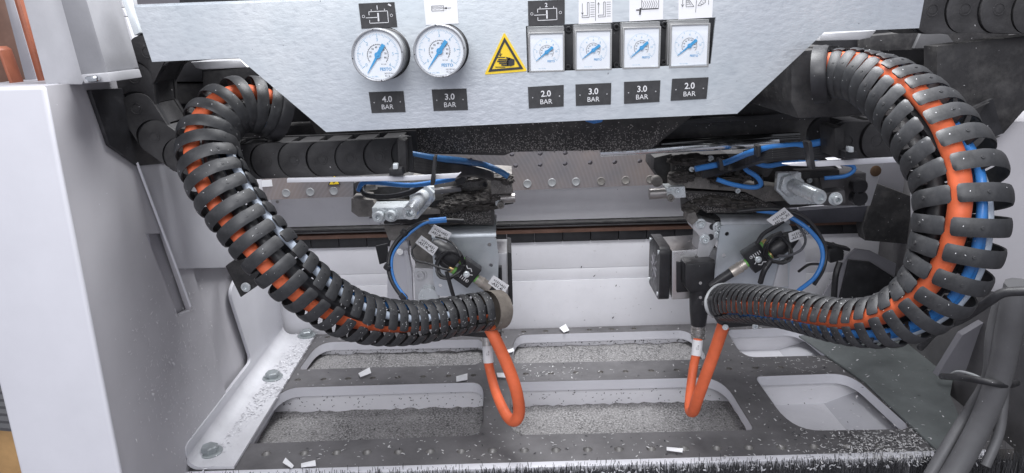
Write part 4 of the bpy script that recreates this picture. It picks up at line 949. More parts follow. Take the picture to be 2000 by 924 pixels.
MB().lathe(at(1710, 334, 0.90), NEG, [(0, 0.0068), (0.001, 0.0068), (0.0015, 0.006), (0.0015, 0.0001)], 20, cap=False).build('bronze_plug', M('bronze', (0.16, 0.10, 0.06), 0.5, 0.4), t)
t = thing('sheet_bracket', 'galvanised sheet bracket of the right gripper with bolts on its left cheek', 'sheet bracket', at(1470, 500, YG0))
HR = [(1420, 457), (1530, 454), (1414, 499)]
holed(px(roundpoly([(1408, 440), (1543, 438), (1548, 450), (1540, 562), (1392, 562), (1398, 510)], [6, 6, 3, 0, 0, 0], 4), YG0), [circle(at(x, y, YG0), NEG, 0.0025, 12) for x, y in HR], (0, 0.002, 0)).build('front_sheet', GALV, t)
mb = MB(); a0 = at(1408, 440, YG0); b0 = at(1543, 438, YG0); prof = []
for k in range(7):
    a = math.pi/2*k/6; prof.append((0.007*(1-math.cos(a)), 0.007*math.sin(a)))
prof.append((0.06, 0.007)); n = len(prof)
mb.add([a0+Vector((0, y, z+0.0002)) for y, z in prof]+[b0+Vector((0, y, z+0.0002)) for y, z in prof], [(i, n+i, n+i+1, i+1) for i in range(n-1)])
mb.build('folded_top', M('galv_chips', (0.5, 0.52, 0.55), 0.45, 0.4, 0.15, 60, 0.2, 300, dust=0.3, dustcol=(0.25, 0.24, 0.23), specks=0.25, speckscale=300), t)
plate('left_cheek', [(1352, 424), (1406, 441), (1398, 476), (1376, 516), (1362, 500), (1366, 460), (1354, 448)], YG0+0.012, 0.03, ALU, t, 0.001)
for x, y in ((1368, 437), (1376, 467), (1402, 443), (1404, 459)): bolt('screw', x, y, YG0+0.011, 0.0042, t, ZINC, 0.006)
for x, y in ((1392, 443), (1388, 463)): MB().lathe(at(x, y, YG0+0.0115), NEG, [(0, 0.0038), (0.0006, 0.0036), (0.0006, 0.0001)], 14, cap=False).build('cheek_hole', PRINT_K, t)
plate('knuckle', [(1343, 418), (1358, 414), (1364, 430), (1352, 440), (1342, 432)], YG0, 0.02, STEEL_DIRTY, t)
plate('lower_tab', [(1525, 505), (1538, 505), (1540, 560), (1510, 562)], YG0-0.003, 0.003, ALU, t)
t = thing('motor', 'square right motor with black vented end cap and plug', 'motor', at(1340, 540, 0.80), 'gripper motors')
YMo = 0.815
plate('body', [(1312, 490), (1402, 484), (1402, 581), (1312, 586)], YMo, 0.06, M('motor_aluminium', (0.66, 0.65, 0.65), 0.32, 0.85, 0.06, 30, 0.1, 600), t, 0.002)
P = px(roundpoly([(1310, 484), (1310, 588)], 0), YMo-0.002)
pa, pb = at(1310, 484, YMo-0.002), at(1310, 588, YMo-0.002); x = pa.x
sq = roundpoly([(0, pa.z), (0.066, pa.z), (0.066, pb.z), (0, pb.z)], 0.009, 4)
MB().prism([Vector((x-0.012, pa.y+a, b)) for a, b in sq], (0.0125, 0, 0)).build('end_cap', BLACK, t, 0.001)
cc = Vector((x-0.0122, pa.y+0.033, (pa.z+pb.z)/2))
for k in range(10):
    a = 2*math.pi*k/10; d = Vector((0, math.cos(a), math.sin(a)))
    MB().box(cc+d*0.010, (0.0008, 0.013, 0.0022), X=(1, 0, 0), Z=Vector((1, 0, 0)).cross(d)).build('vent_rib', GREY_D, t)
for a, b in ((.007, .007), (.059, .007), (.007, -.007), (.059, -.007)):
    MB().cyl(Vector((x-0.0121, pa.y+a, (pa.z if b < 0 else pb.z)+b)), Vector((x-0.0132, pa.y+a, (pa.z if b < 0 else pb.z)+b)), 0.0026, 12).build('cap_screw', ZINC, t)
tp = thing('motor_plug', 'black angled motor plug with metal gland above the right orange cable', 'plug', at(1365, 580, 0.79))
plate('base', [(1322, 512), (1396, 508), (1396, 566), (1322, 572)], YMo-0.004, 0.006, BLACK, tp, 0.001)
plate('housing', [(1338, 516), (1398, 512), (1396, 560), (1388, 572), (1346, 572), (1338, 560)], YMo-0.026, 0.024, BLACK, tp, 0.003)
cA = at(1366, 560, YMo-0.014); cB = at(1364, 634, YMo-0.014)
MB().lathe(cA, cB-cA, [(0, 0.0118), (0.03, 0.0105), ((cB-cA).length, 0.0088), ((cB-cA).length, 0.0001)], 24, cap=False).build('stem', BLACK, tp)
dn = (cB-cA).normalized()
MB().lathe(cB, dn, [(-0.0005, 0.0078), (0.004, 0.0078), (0.0042, 0.0085), (0.009, 0.0085), (0.0095, 0.007), (0.012, 0.0072), (0.0125, 0.0085), (0.017, 0.0082), (0.019, 0.0066), (0.019, 0.0001)], 20, cap=False).build('gland', M('nickel', (0.55, 0.53, 0.51), 0.3, 0.9), tp)
for x, y in ((1368, 553), (1368, 581)): MB().cyl(at(x, y, YMo-0.0265), at(x, y, YMo-0.028), 0.0018, 12).build('screw', STEEL_DARK, tp)
YPL = YMo-0.014
t = thing('white_guard', 'white curved guard plate right of the right gripper bracket', 'guard', at(1560, 520, 0.86))
plate('plate', [(1520, 570), (1535, 440), (1560, 462), (1573, 495), (1576, 530), (1570, 575)], 0.862, 0.012, WHITE, t, 0.001)

# ================================================================== HOSE ENDS + ORANGE LOOPS
t = thing('hose_clamp', 'dusty brown clamp at the lower end of the left hose', 'hose clamp', at(965, 620, 0.79))
c0 = atd(962, 606, .73); c1 = atd(985, 603, .74)
MB().lathe(c0-(c1-c0)*0.4, c1-c0, [(0, RH*0.80), (0.016, RH*0.78), (0.018, RH*0.7), (0.018, 0.0001)], 30, cap=False).build('sleeve', CREAM, t)
plate('foot_plate', [(895, 650), (978, 648), (980, 657), (960, 661), (898, 656)], 0.725, 0.09, BLACK_DUST, t)
tg = thing('cable_tie', 'black cable tie with a square head at the left hose end', 'cable tie', at(985, 612, 0.78))
plate('strap', [(962, 610), (990, 609), (990, 616), (962, 617)], 0.775, 0.003, BLACK, tg); plate('head', [(986, 606), (999, 607), (999, 620), (987, 619)], 0.772, 0.008, BLACK, tg)
t = thing('hose_clamp', 'black curved clamp plate at the lower end of the right hose', 'hose clamp', at(1420, 610, 0.78))
plate('plate', [(1383, 588), (1396, 578), (1412, 590), (1426, 614), (1446, 622), (1484, 624), (1488, 636), (1420, 641), (1402, 632), (1390, 612)], 0.64, 0.006, BLACK, t, 0.001)
for x, y in ((1416, 638), (1474, 637)): bolt('screw', x, y, 0.64, 0.003, t, ZINC, 0.002, False)
tg = thing('cable_tie', 'black cable tie holding the grey wire at the right hose end', 'cable tie', at(1385, 590, 0.78)); plate('strap', [(1372, 590), (1408, 588), (1408, 594), (1372, 597)], 0.685, 0.003, BLACK, tg)
loop = pxpath([(956, 640, .735), (972, 672, .735), (992, 716, .738), (1008, 762, .742), (1014, 802, .75), (1006, 822, .755), (990, 812, .765), (970, 770, .785), (958, 728, .80), (953, 700, .80), (951, 668, .80)], 10)
c = MB().tube(loop, [0.0062-0.0012*min(1, max(0, (i-45)/30)) for i in range(len(loop))], 16).build('orange_cable', ORANGE); tag(c, 'orange cable loop hanging from the left hose end over the floor plate', 'cable')
lb0 = MB().cyl(atd(951.5, 675, .80), atd(954.5, 708, .80), 0.0057, 18).build('cable_sleeve', PAPER); tag(lb0, 'white marker sleeve on the hanging left orange cable', 'cable marker')
gl = MB().lathe(atd(950, 655, .80), atd(952, 676, .80)-atd(950, 655, .80), [(0, 0.0065), (0.006, 0.0065), (0.0065, 0.0055), (0.011, 0.0055)], 16).build('cable_gland', M('nickel', (0.5, 0.5, 0.5)), None); tag(gl, 'short metal gland above the left orange cable loop', 'gland')
loop = pxpath([(1416, 626, .712), (1398, 680, .722), (1378, 735, .735), (1362, 780, .75), (1354, 803, .765), (1347, 800, .775), (1347, 775, .78), (1354, 720, .79), (1360, 690, .79), (1363, 662, .79)], 10)
c = MB().tube(loop, [0.0060-0.0013*min(1, max(0, (i-38)/20)) for i in range(len(loop))], 16).build('orange_cable', ORANGE); tag(c, 'orange cable loop hanging below the right hose end and motor plug', 'cable')
lb1 = MB().cyl(atd(1363, 664, .79), atd(1360, 694, .79), 0.0056, 18).build('cable_sleeve', PAPER); tag(lb1, 'white marker sleeve below the right motor plug', 'cable marker')
for (cp, rt) in (((952.5, 690, .7925), 1), ((1362, 679, .7825), 1)):
    ob = lb0 if cp[0] < 1000 else lb1
    fl = Flat(atd(*cp), (0, 0, -1), (1, 0, 0)); fl.text('A51.2L' if cp[0] > 1000 else 'A51.4L', 0, 0.001, h=0.0014); fl.text('=131', 0.001, -0.001, h=0.0012)
    fl.build('print', PRINT_K, ob)

# ================================================================== SENSORS, LABEL FLAGS, SMALL CABLES
def flag(lines, quad, label, Y):
    P = px(quad, Y); c = sum(P, Vector())/4; t = thing('label_flag', label, 'cable label', c, 'white cable label flags')
    u = (P[1]-P[0]+P[2]-P[3]).normalized(); v = Vector((-u.z, 0, u.x)); W = ((P[1]-P[0]).length+(P[2]-P[3]).length)/2; Hh = abs((P[0]-P[3]).dot(v))
    mb = MB().prism(P, (0, 0.0007, 0)); mb.build('paper', PAPER, t)
    fl = Flat(c+Vector((0, -0.0004, 0)), u, v)
    for i, s in enumerate(lines): fl.text(s, 0, Hh*(0.17-0.36*i), wd=W*(0.86 if len(s) > 8 else 0.72), bold=True)
    fl.build('print', PRINT_K, t)
flag(['=131+A51', '-A51.4L_X2'], [(848, 439), (882, 456), (872, 474), (836, 456)], 'white label flag reading A51.4L_X2, upper of the pair above the left sensor plug', 0.765)
flag(['=131+A51', '-A51.4L_X1'], [(823, 460), (856, 484), (845, 500), (811, 474)], 'white label flag reading A51.4L_X1, lower of the pair beside the left sensor plug', 0.763)
flag(['=131+A51', '-A51.4L'], [(964, 538), (994, 558), (984, 577), (953, 553)], 'white label flag reading A51.4L beside the left hose end', 0.75)
flag(['=131+A51', '-A51.2L_X1'], [(1497, 430), (1532, 405), (1550, 422), (1516, 444)], 'white label flag reading A51.2L_X1 over the right bracket', 0.755)
flag(['=131+A51', '-A51.2L_X2'], [(1540, 456), (1581, 441), (1583, 459), (1543, 474)], 'white label flag reading A51.2L_X2 right of the right bracket', 0.765)
def sensor(c0, ang, label, label2, mirror):
    """Y-splitter: black block with two connector threads on one side and a knurled nut plus cable on the other"""
    Y = 0.775; c = at(*c0, Y); d = Vector((math.cos(ang), 0, math.sin(ang))); u = Vector((-d.z, 0, d.x))
    t = thing('sensor_splitter', label, 'connector', c, 'sensor splitters')
    MB().box(c, (0.022, 0.015, 0.027), X=d, Z=u).build('block', BLACK, t, 0.002)
    fl = Flat(c+Vector((0, -0.0077, 0)), d, u)
    for q in range(5): fl.line(-0.006+q*0.0026, -0.008, -0.006+q*0.0026, -0.0045+0.001*(q % 2), 0.0009)
    fl.lines([(-0.006, 0.008), (-0.003, 0.006), (0.0, 0.008), (0.003, 0.0055)], 0.001); fl.lines([(0.002, 0.001), (0.006, 0.003)], 0.001); fl.ring(0.005, -0.006, 0.0015, 0.0006)
    fl.build('print', PRINT_W, t)
    MB().lathe(c+Vector((0, -0.0075, 0)), NEG, [(0, 0.0036), (0.002, 0.0036), (0.0025, 0.0028), (0.0025, 0.0014), (0.001, 0.0001)], 16, cap=False).build('screw', ZINC, t)
    for s in (-1, 1):
        p = c-d*0.011+u*0.007*s; MB().lathe(p, -d, [(0, 0.0046), (0.003, 0.0046)], 16).build('green_ring', GREEN, t)
        MB().lathe(p-d*0.003, -d, [(0, 0.0052), (0.005, 0.0052), (0.006, 0.0045)], 10).build('brass_nut', BRASS, t)
    p = c+d*0.011
    MB().lathe(p, d, [(0, 0.005), (0.002, 0.005)], 16).build('green_ring', GREEN, t)
    MB().lathe(p+d*0.002, d, [(0, 0.0058), (0.006, 0.0058), (0.0065, 0.0066), (0.008, 0.0066), (0.009, 0.006), (0.018, 0.0062), (0.0185, 0.0052)], 12).build('knurled_nut', M('nickel_nut', (0.55, 0.50, 0.45), 0.4, 0.6, 0.15, 80, 0.2, 900), t)
    MB().lathe(p+d*0.020, d, [(0, 0.0056), (0.016, 0.0050), (0.028, 0.0036)], 16).build('cable_boot', BLACK, t)
    # round plug bodies behind with coiled wire
    tc = thing('sensor_plug', label2, 'plug', c-d*0.028, 'sensor plugs')
    MB().lathe(c-d*0.0155+u*0.004, -d, [(0, 0.0095), (0.004, 0.0108), (0.022, 0.0105), (0.031, 0.007), (0.035, 0.004)], 20).build('body', BLACK, tc)
    MB().lathe(c-d*0.0155-u*0.007, -d, [(0, 0.005), (0.012, 0.005), (0.022, 0.0028)], 14).build('second_body', BLACK, tc)
    cen = c-d*0.022; pts = []
    for i in range(75):
        a = i/24*2*math.pi; r = 0.0155+0.0015*math.sin(i*0.7); pts.append(cen+d*(r*math.cos(a)*0.85)+u*(r*math.sin(a))+Vector((0, -0.012-0.0018*(i/24)+0.003*math.sin(a*2+1), 0)))
    w = MB().tube(pts, 0.0014, 7).build('coiled_wire', BLACK); tag(w, 'thin black wire coiled round the %s sensor plug' % ('right' if mirror else 'left'), 'wire')
sensor((912, 531), R_(-39), 'black sensor splitter with brass nuts on the left bracket', 'black sensor plugs above the left splitter', False)
sensor((1476, 502), R_(-146), 'black sensor splitter with brass nuts on the right bracket', 'black sensor plugs above the right splitter', True)
def cable(label, pts, r, mat, name='cable', cat='cable', n=8):
    return tag(MB().tube(pxpath(pts, n), r, 10).build(name, mat), label, cat)
cable('black cable arc from the left gripper head down to the left hose', [(905, 432, .79), (870, 431, .78), (824, 436, .775), (788, 458, .77), (765, 488, .765), (759, 521, .76), (767, 552, .755), (790, 584, .75), (815, 600, .76)], 0.0024, BLACK, 'black_cable')
cable('blue tube beside the black cable arc at the left gripper head', [(872, 430, .776), (845, 433, .772), (824, 439, .770), (795, 461, .768), (770, 492, .762), (765, 521, .757), (773, 552, .752), (795, 584, .747)], 0.0014, BLUE, 'blue_tube', 'tube')
tag(MB().cyl(atd(838, 432, .772), atd(872, 429, .773), 0.0031, 14).build('tube_sleeve', BLUE), 'short bright blue sleeve on the left cable arc', 'tube sleeve')
for i, (x, y, dd) in enumerate(((790, 455, .768), (759, 523, .758), (788, 580, .748))):
    tag(MB().lathe(atd(x, y, dd)-Vector((0.002, 0, 0.0015)), Vector((0.004, 0, 0.004 if i != 1 else 0.006)), [(0, 0.0042), (0.003, 0.0045), (0.005, 0.0042)], 12).build('cable_tie', BLACK), ['black cable tie near the top of the left cable arc', 'black cable tie halfway down the left cable arc', 'black cable tie at the foot of the left cable arc'][i], 'cable tie')
cable('bright blue tube arc beside the right gripper bracket', [(1478, 411, .80), (1520, 417, .79), (1552, 429, .785), (1581, 450, .78), (1603, 479, .78), (1606, 510, .78), (1591, 542, .78), (1562, 566, .79), (1545, 580, .8)], 0.0024, BLUE, 'blue_tube', 'tube')
cable('black cable arc outside the right blue tube', [(1440, 413, .80), (1485, 409, .795), (1530, 410, .788), (1570, 425, .783), (1598, 455, .783), (1613, 490, .783), (1608, 525, .783), (1590, 556, .79)], 0.0022, BLACK, 'black_cable')
cable('thin black cable joining the right blue tube from the rear', [(1560, 530, .84), (1580, 517, .82), (1605, 516, .79)], 0.0016, BLACK, 'black_cable')
cable('pale grey wire bending round the right hose end', [(1425, 556, .75), (1402, 558, .715), (1387, 570, .70), (1379, 588, .695), (1382, 606, .695), (1393, 618, .70)], 0.0019, M('grey_wire', (0.38, 0.39, 0.40), 0.5), 'grey_wire', 'wire')
cable('pale grey wire curving behind the left hose end label', [(975, 580, .765), (988, 598, .768), (990, 615, .77), (980, 632, .775)], 0.0024, M('grey_wire', (0.38, 0.39, 0.40), 0.5), 'grey_wire', 'wire')
cable('thin black wire loop from the lower left label flag', [(812, 478, .77), (804, 490, .768), (812, 508, .766), (838, 515, .766), (862, 524, .766), (880, 528, .768)], 0.0012, BLACK, 'black_wire', 'wire')
cable('thin black wire from the upper left label flag', [(850, 462, .785), (865, 466, .785), (882, 474, .778), (892, 486, .766), (900, 500, .764)], 0.0012, BLACK, 'black_wire', 'wire')
cable('black wire dropping from the left sensor plug behind the hose', [(872, 530, .78), (878, 552, .782), (886, 580, .79)], 0.0022, BLACK, 'black_wire', 'wire')
cable('black wire dropping below the right sensor splitter', [(1505, 510, .79), (1492, 530, .79), (1485, 552, .8)], 0.0030, BLACK, 'black_wire', 'wire')
cable('dark wire loop behind the right label flags', [(1548, 425, .795), (1572, 462, .79), (1567, 485, .785), (1545, 498, .78), (1520, 500, .775)], 0.0014, M('grey_wire_dark', (0.1, 0.1, 0.11), 0.5), 'black_wire', 'wire')
cable('dark wire under the right upper label flag', [(1530, 432, .785), (1510, 445, .785), (1490, 458, .78), (1478, 476, .775)], 0.0022, BLACK, 'black_wire', 'wire')
# tube bundles on the gripper heads
BLUE_D = M('blue_tube_dusty', (0.05, 0.18, 0.42), 0.45, 0, 0.2, 60, 0.2, 300, dust=0.5, dustcol=(0.09, 0.09, 0.095), specks=0.15, speckcol=(.4, .4, .4))
LBs = [('blue_tube', 'tube', BLUE_D, 'blue tube on top of the left tube bundle', [(795, 300, .66), (842, 308, .67), (900, 314, .70), (945, 322, .755), (975, 334, .75), (993, 345, .75)], .0032)]
for i in range(5):
    LBs.append(('black_tube', 'tube', BLACK_DUST, ['topmost','second','third','fourth','lowest'][i]+' dusty black tube in the bundle leaving the left drag chain', [(792, 304+i*6, .66), (840, 316+i*5, .67), (890, 324+i*4, .70), (930, 332+i*2, .74), (960, 340+i*2, .765)], .0031))
LBs.append(('blue_tube', 'tube', BLUE, 'blue tube looping under the left white strip', [(700, 372, .78), (708, 358, .775), (730, 356, .77), (800, 362, .77), (860, 354, .77), (900, 346, .765)], .0026))
LBs.append(('black_tube', 'tube', BLACK, 'black tube loop under the left white strip', [(712, 356, .785), (708, 372, .78), (720, 382, .775), (760, 384, .775), (800, 376, .775), (826, 362, .775)], .0028))
RBs = [('blue_tube', 'tube', BLUE, 'long bright blue tube on top of the right tube bundle', [(1640, 266, .62), (1600, 278, .63), (1560, 284, .645), (1500, 289, .67), (1460, 300, .70), (1415, 318, .75), (1358, 330, .75)], .0031),
       ('blue_tube', 'tube', BLUE, 'short blue tube curling under the right tube bundle', [(1600, 318, .76), (1540, 318, .755), (1500, 324, .75), (1475, 318, .752), (1458, 314, .752), (1456, 330, .755), (1478, 345, .76), (1486, 360, .765), (1470, 366, .77), (1430, 360, .77), (1400, 350, .77)], .0025),
       ('blue_tube', 'tube', BLUE, 'blue tube loop below the right white strip', [(1560, 316, .79), (1620, 318, .79), (1660, 322, .785), (1668, 332, .785), (1650, 344, .785), (1610, 348, .79)], .0022)]
for i in range(5):
    RBs.append(('black_tube', 'tube', BLACK, ['topmost','second','third','fourth','lowest'][i]+' black tube in the bundle entering the right drag chain', [(1645, 272+i*6, .62), (1600, 284+i*5, .635), (1545, 291+i*4, .65), (1490, 297+i*4, .68), (1440, 316+i*3, .762), (1372, 336+i*2, .76)], .0028))
for i, (nm, cat, mat, lb, pts, r) in enumerate(LBs+RBs):
    c = cable(lb, pts, r, mat, nm, cat, 6)
    if nm == 'black_tube' and 'bundle' in lb: c['group'] = 'black tubes in the left bundle' if i < len(LBs) else 'black tubes in the right bundle'
for lb, q, Y in (('black cable tie strapping the left tube bundle to the white strip', [(846, 306), (852, 306), (848, 362), (840, 362)], .617), ('black cable tie strapping the right tube bundle to the white strip', [(1578, 278), (1586, 276), (1594, 330), (1586, 332)], .575), ('black cable tie round the middle of the right blue tube', [(1480, 286), (1487, 284), (1486, 306), (1480, 308)], .665), ('black cable tie at the left part of the right blue tube', [(1404, 312), (1410, 310), (1416, 332), (1408, 334)], .725), ('black cable tie near the end of the left blue tube', [(916, 312), (922, 312), (922, 334), (916, 334)], .73)):
    tag(plate('cable_tie', q, Y, 0.012, BLACK), lb, 'cable tie')
t = thing('air_fitting', 'dark air fitting with a hanging black tube right of the blue arc', 'air fitting', at(1640, 490, .9))
plate('body', [(1618, 488), (1640, 480), (1650, 492), (1648, 508), (1622, 515)], .88, .02, BLACK, t, .002); plate('lever', [(1612, 474), (1645, 482), (1662, 486), (1660, 492), (1618, 482)], .88, .012, BLACK, t, .001)
MB().tube(pxpath([(1640, 512, .91), (1632, 540, .91), (1628, 590, .92)], 6), .004, 8).build('tube', BLACK, t)
# right rear structure
t = thing('angled_support', 'grey angled frame with a black triangular opening behind the right hose', 'frame', at(1690, 540, .93))
plate('sheet', [(1600, 590), (1655, 500), (1672, 486), (1700, 490), (1800, 540), (1800, 620), (1600, 620)], .95, .004, GREY_D, t)
plate('black_pad', [(1659, 508), (1700, 512), (1752, 545), (1700, 588), (1640, 586)], .944, .005, BLACK, t)
tag(plate('dark_rear_plate', [(1712, 358), (1810, 395), (1810, 480), (1690, 470), (1685, 445)], .93, .02, BLACK_DUST), 'black dusty rear plate between the corner plate and the right hose', 'rear plate')
tag(plate('grey_rear_plate', [(1720, 300), (1840, 290), (1840, 400), (1705, 365)], .955, .01, GREY_D), 'dark grey rear sheet above the black plate behind the right hose', 'rear plate')
tag(plate('dark_cross_rail', [(1545, 408), (1780, 396), (1780, 430), (1545, 438)], .935, .03, M('dark_blue_grey', (0.07, 0.07, 0.085), 0.4, 0.2, 0.15, 20, dust=.15)), 'dark blue-grey cross rail behind the right blue arc', 'cross rail')
# right cabinet
t = thing('right_cabinet', 'grey cabinet side with a rounded lower edge at the far right', 'cabinet', at(1975, 450, .50))
plate('side', roundpoly([(1890, 235), (2120, 235), (2120, 572), (1890, 574)], [0, 0, 30, 60], 5), .63, .10, GREY, t, .005)
t = tag(MB().prism([(.52, .3, ZF-.25), (.52, 1.1, ZF-.25), (.52, 1.1, H+.1), (.52, .3, H+.1)], (.02, 0, 0)).build('right_wall', STEEL_DARK), 'dark wall behind the grey hoses at the lower right', 'wall')
t = tag(MB().prism([(.30, .45, ZF-.06), (.55, .45, ZF-.06), (.55, 1.02, ZF-.06), (.30, 1.02, ZF-.06)], (0, 0, -.01)).build('sump_plate', STEEL_DARK), 'dark sump plate below the grey hoses at the lower right', 'plate')
cable('thick grey hose standing at the lower right corner', [(1990, 555, .60), (1980, 600, .61), (1966, 670, .63), (1950, 742, .65), (1915, 830, .67), (1868, 915, .68), (1840, 960, .68)], .0105, GREYTUBE, 'grey_hose', 'hose')
cable('thinner grey hose running left of the thick one', [(1975, 570, .62), (1952, 600, .63), (1938, 660, .64), (1930, 740, .66), (1892, 805, .69), (1845, 880, .69), (1815, 930, .69)], .0056, GREYTUBE, 'grey_hose', 'hose')
cable('pale thin tube right of the thick grey hose', [(1962, 752, .67), (1958, 800, .67), (1950, 850, .67), (1925, 910, .67)], .0045, GREYTUBE, 'grey_hose', 'hose')
cable('black cable sagging below the right hose', [(2010, 568, .55), (1960, 572, .56), (1930, 590, .57), (1880, 622, .60), (1830, 645, .64), (1798, 678, .68)], .0036, BLACK, 'black_cable')
cable('black cable crossing the grey hoses like a strap', [(1840, 735, .72), (1880, 738, .67), (1925, 745, .645), (1965, 752, .645), (1985, 748, .68)], .0032, BLACK, 'black_cable')
cable('pale band looped beside the grey hoses', [(1848, 738, .72), (1870, 726, .70), (1900, 732, .68), (1920, 742, .66)], .0014, M('grey_wire', (0.38, 0.39, 0.40)), 'grey_wire', 'wire')
t = thing('grey_rod', 'grey slanted strut below the right hose', 'strut', atd(1880, 660, .8)); MB().prism([atd(1880, 655, .82), atd(1930, 625, .82), atd(1880, 740, .86), atd(1830, 735, .86)], (0, .01, 0)).build('bar', GREY_D, t, .001)

# ================================================================== UPPER LEFT: COLUMNS AND PIPES
COLUMN = M('column_grey', (0.44, 0.44, 0.46), 0.55, 0, 0.1, 14, 0.15, 500, dust=0.15, dustcol=(0.3, 0.3, 0.31))
COLUMN_D = M('column_dark_grey', (0.24, 0.24, 0.255), 0.55, 0, 0.1, 14, 0.15, 500, dust=0.15, dustcol=(0.2, 0.2, 0.2))
t = tag(plate('light_column', [(36, -30), (112, -30), (168, 150), (160, 166), (88, 166)], 0.575, .06, COLUMN, None, .002), 'pale grey column leaning behind the left post', 'column')
t = thing('grey_column', 'mid grey column with a bolted foot behind the left post', 'column', at(160, 80, .93)); plate('shaft', [(110, -30), (160, -30), (210, 140), (205, 152), (160, 152)], .572, .05, COLUMN_D, t, .001)
plate('foot', [(158, 146), (210, 142), (216, 160), (165, 163)], .565, .05, COLUMN, t); plate('foot_bolt', [(162, 150), (188, 147), (190, 160), (166, 162)], .558, .006, CHROME, t, .002)
t = thing('wide_column', 'pale wide column with two joint lines left of the gauge panel', 'column', at(215, 60, 1.0))
for q in ([(160, -30), (232, -30), (240, 14), (174, 19)], [(174, 20), (240, 15), (246, 32), (179, 38)], [(179, 39), (246, 33), (285, 165), (222, 165)]): plate('panel', q, 0.72, .03, COLUMN, t, .0006)
tag(plate('bright_strip', [(234, -10), (249, -10), (273, 64), (262, 70)], .60, .006, ZINC), 'narrow bright metal strip at the left end of the gauge panel', 'metal strip')
for lb, q, mt, Y in (('dark brown pipe at the upper left corner', [(-20, -10), (22, -10), (52, 166), (-10, 172)], BROWN, .66), ('grey pipe between the brown and copper pipes', [(4, -10), (24, -10), (75, 166), (50, 167)], GREY_D, .64), ('copper coloured pipe at the upper left corner', [(22, -10), (36, -10), (88, 166), (74, 167)], COPPER, .62), ('orange brown bar at the far left edge', [(-10, 90), (0, 96), (27, 168), (20, 170)], COPPER, .60)):
    tag(plate('pipe', q, Y, .015, mt, None, .003), lb, 'pipe')
# lower left corner: machine neighbour seen past the post
t = thing('ribbed_hose', 'grey ribbed hose beyond the post at the lower left corner', 'hose', at(0, 780, .8))
for i in range(9):
    y = 715+i*14; MB().tube([at(-90, y+8, .80), at(-30, y-2, .79), at(40, y+4, .80)], .008, 8).build('rib', GREYTUBE, t)
tag(plate('orange_crate', [(-60, 830), (60, 830), (90, 960), (-60, 960)], .85, .1, M('ochre', (0.55, 0.33, 0.14), 0.6, 0, .25, 12)), 'ochre coloured crate at the bottom left corner', 'crate')

# ================================================================== SHAVINGS, SCRAPS, BRUSH
def flakes(name, pts, mats, lmin, lmax, up=True, cup=None):
    mb = MB()
    for p, nrm in pts:
        L_ = random.uniform(lmin, lmax); W_ = L_*random.uniform(.22, .5); a = random.uniform(0, 2*math.pi)
        u, v, n = basis(nrm); d = u*math.cos(a)+v*math.sin(a); e = n.cross(d); d = (d+n*random.uniform(-.15, .35)).normalized()
        b = p+n*(.0004+.0003*random.random()); c = n*(L_*.12*random.random())
        mb.mi = 0 if random.random() < (1 if len(mats) == 1 else .85) else 1
        mb.add([b-d*L_/2-e*W_/2, b-e*W_/2+c, b+d*L_/2-e*W_/2*.6, b+d*L_/2+e*W_/2*.6, b+e*W_/2+c, b-d*L_/2+e*W_/2], [(0, 1, 4, 5), (1, 2, 3, 4)])
    o = mb.build(name, mats, None, 0, False); o['kind'] = 'stuff'; return o
def onfloor(x, y):
    return not any(inpoly(x, y, c) for c in cuts_px)
UP = Vector((0, 0, 1)); pts = []
while len(pts) < 1000:
    x, y = random.uniform(560, 1800), random.uniform(640, 900)
    d = 0.20+0.8*max(0, 1-abs(x-(1500+0.9*(y-650)))/150)
    if 1020 < x < 1140 and 705 < y < 742: d = 1
    if random.random() < d and onfloor(x, y): pts.append((atz(x, y, ZF), UP))
while len(pts) < 2100:
    x, y = random.gauss(1760, 85), random.gauss(872, 26)
    if y < 905 and onfloor(x, y) and x < 1990: pts.append((atz(x, y, ZF+.001), UP))
flakes('floor_shavings', pts, [M('floor_shaving', (.56, .555, .56), .8), FLAKE_D], .0010, .0038)
pts = []
for i in range(1500):
    k = random.random(); x = 375+230*k+random.gauss(12, 16); y = 900-255*k+random.gauss(0, 9)
    pts.append((atz(x, y, ZF+.004), UP))
flakes('bracket_shavings', [p for p in pts if -.315 < p[0].x < -.285], [M('floury_shaving', (.72, .72, .75), .8), M('grey_shaving', (.38, .38, .40), .7)], .0012, .0042)
pts = []
for i in range(3200):
    x, y = random.uniform(800, 1325), 298-abs(random.gauss(0, 32))*(1 if x > 1000 else .6)
    if y > 238 and (x < 1262 or y < 290-(x-1271)*.85): pts.append((at(x, y, .6995), NEG))
for i in range(1300):
    x, y = random.uniform(858, 960), random.uniform(392, 438); pts.append((at(x, y, .813), (NEG+UP*.6)))
for i in range(500):
    x, y = random.uniform(885, 1000), random.uniform(342, 392); pts.append((at(x, y, .789 if x > 960 else .808), (NEG+UP*.3)))
for i in range(1400):
    x, y = random.uniform(1345, 1500), random.uniform(378, 415)
    if inpoly(x, y, [(1335, 372), (1470, 378), (1520, 402), (1470, 416), (1380, 416), (1350, 395)]): pts.append((at(x, y, .811), (NEG+UP*.6)))
for i in range(500):
    x, y = random.uniform(1318, 1425), random.uniform(304, 362); pts.append((at(x, y, .808), (NEG+UP*.3)))
for i in range(300):
    x, y = random.uniform(1320, 1540), random.uniform(350, 390)
    if inpoly(x, y, [(1310, 348), (1380, 345), (1480, 360), (1560, 372), (1552, 392), (1495, 394), (1455, 375), (1310, 365)]): pts.append((at(x, y, .799), NEG))
flakes('machine_shavings', pts, [M('dusty_shaving', (0.34, 0.32, 0.31), .8), FLAKE_D], .0005, .0015)
pts = [(atx(random.gauss(350, 50), random.gauss(720, 90), XS+.0002), Vector((1, 0, 0))) for i in range(560)]
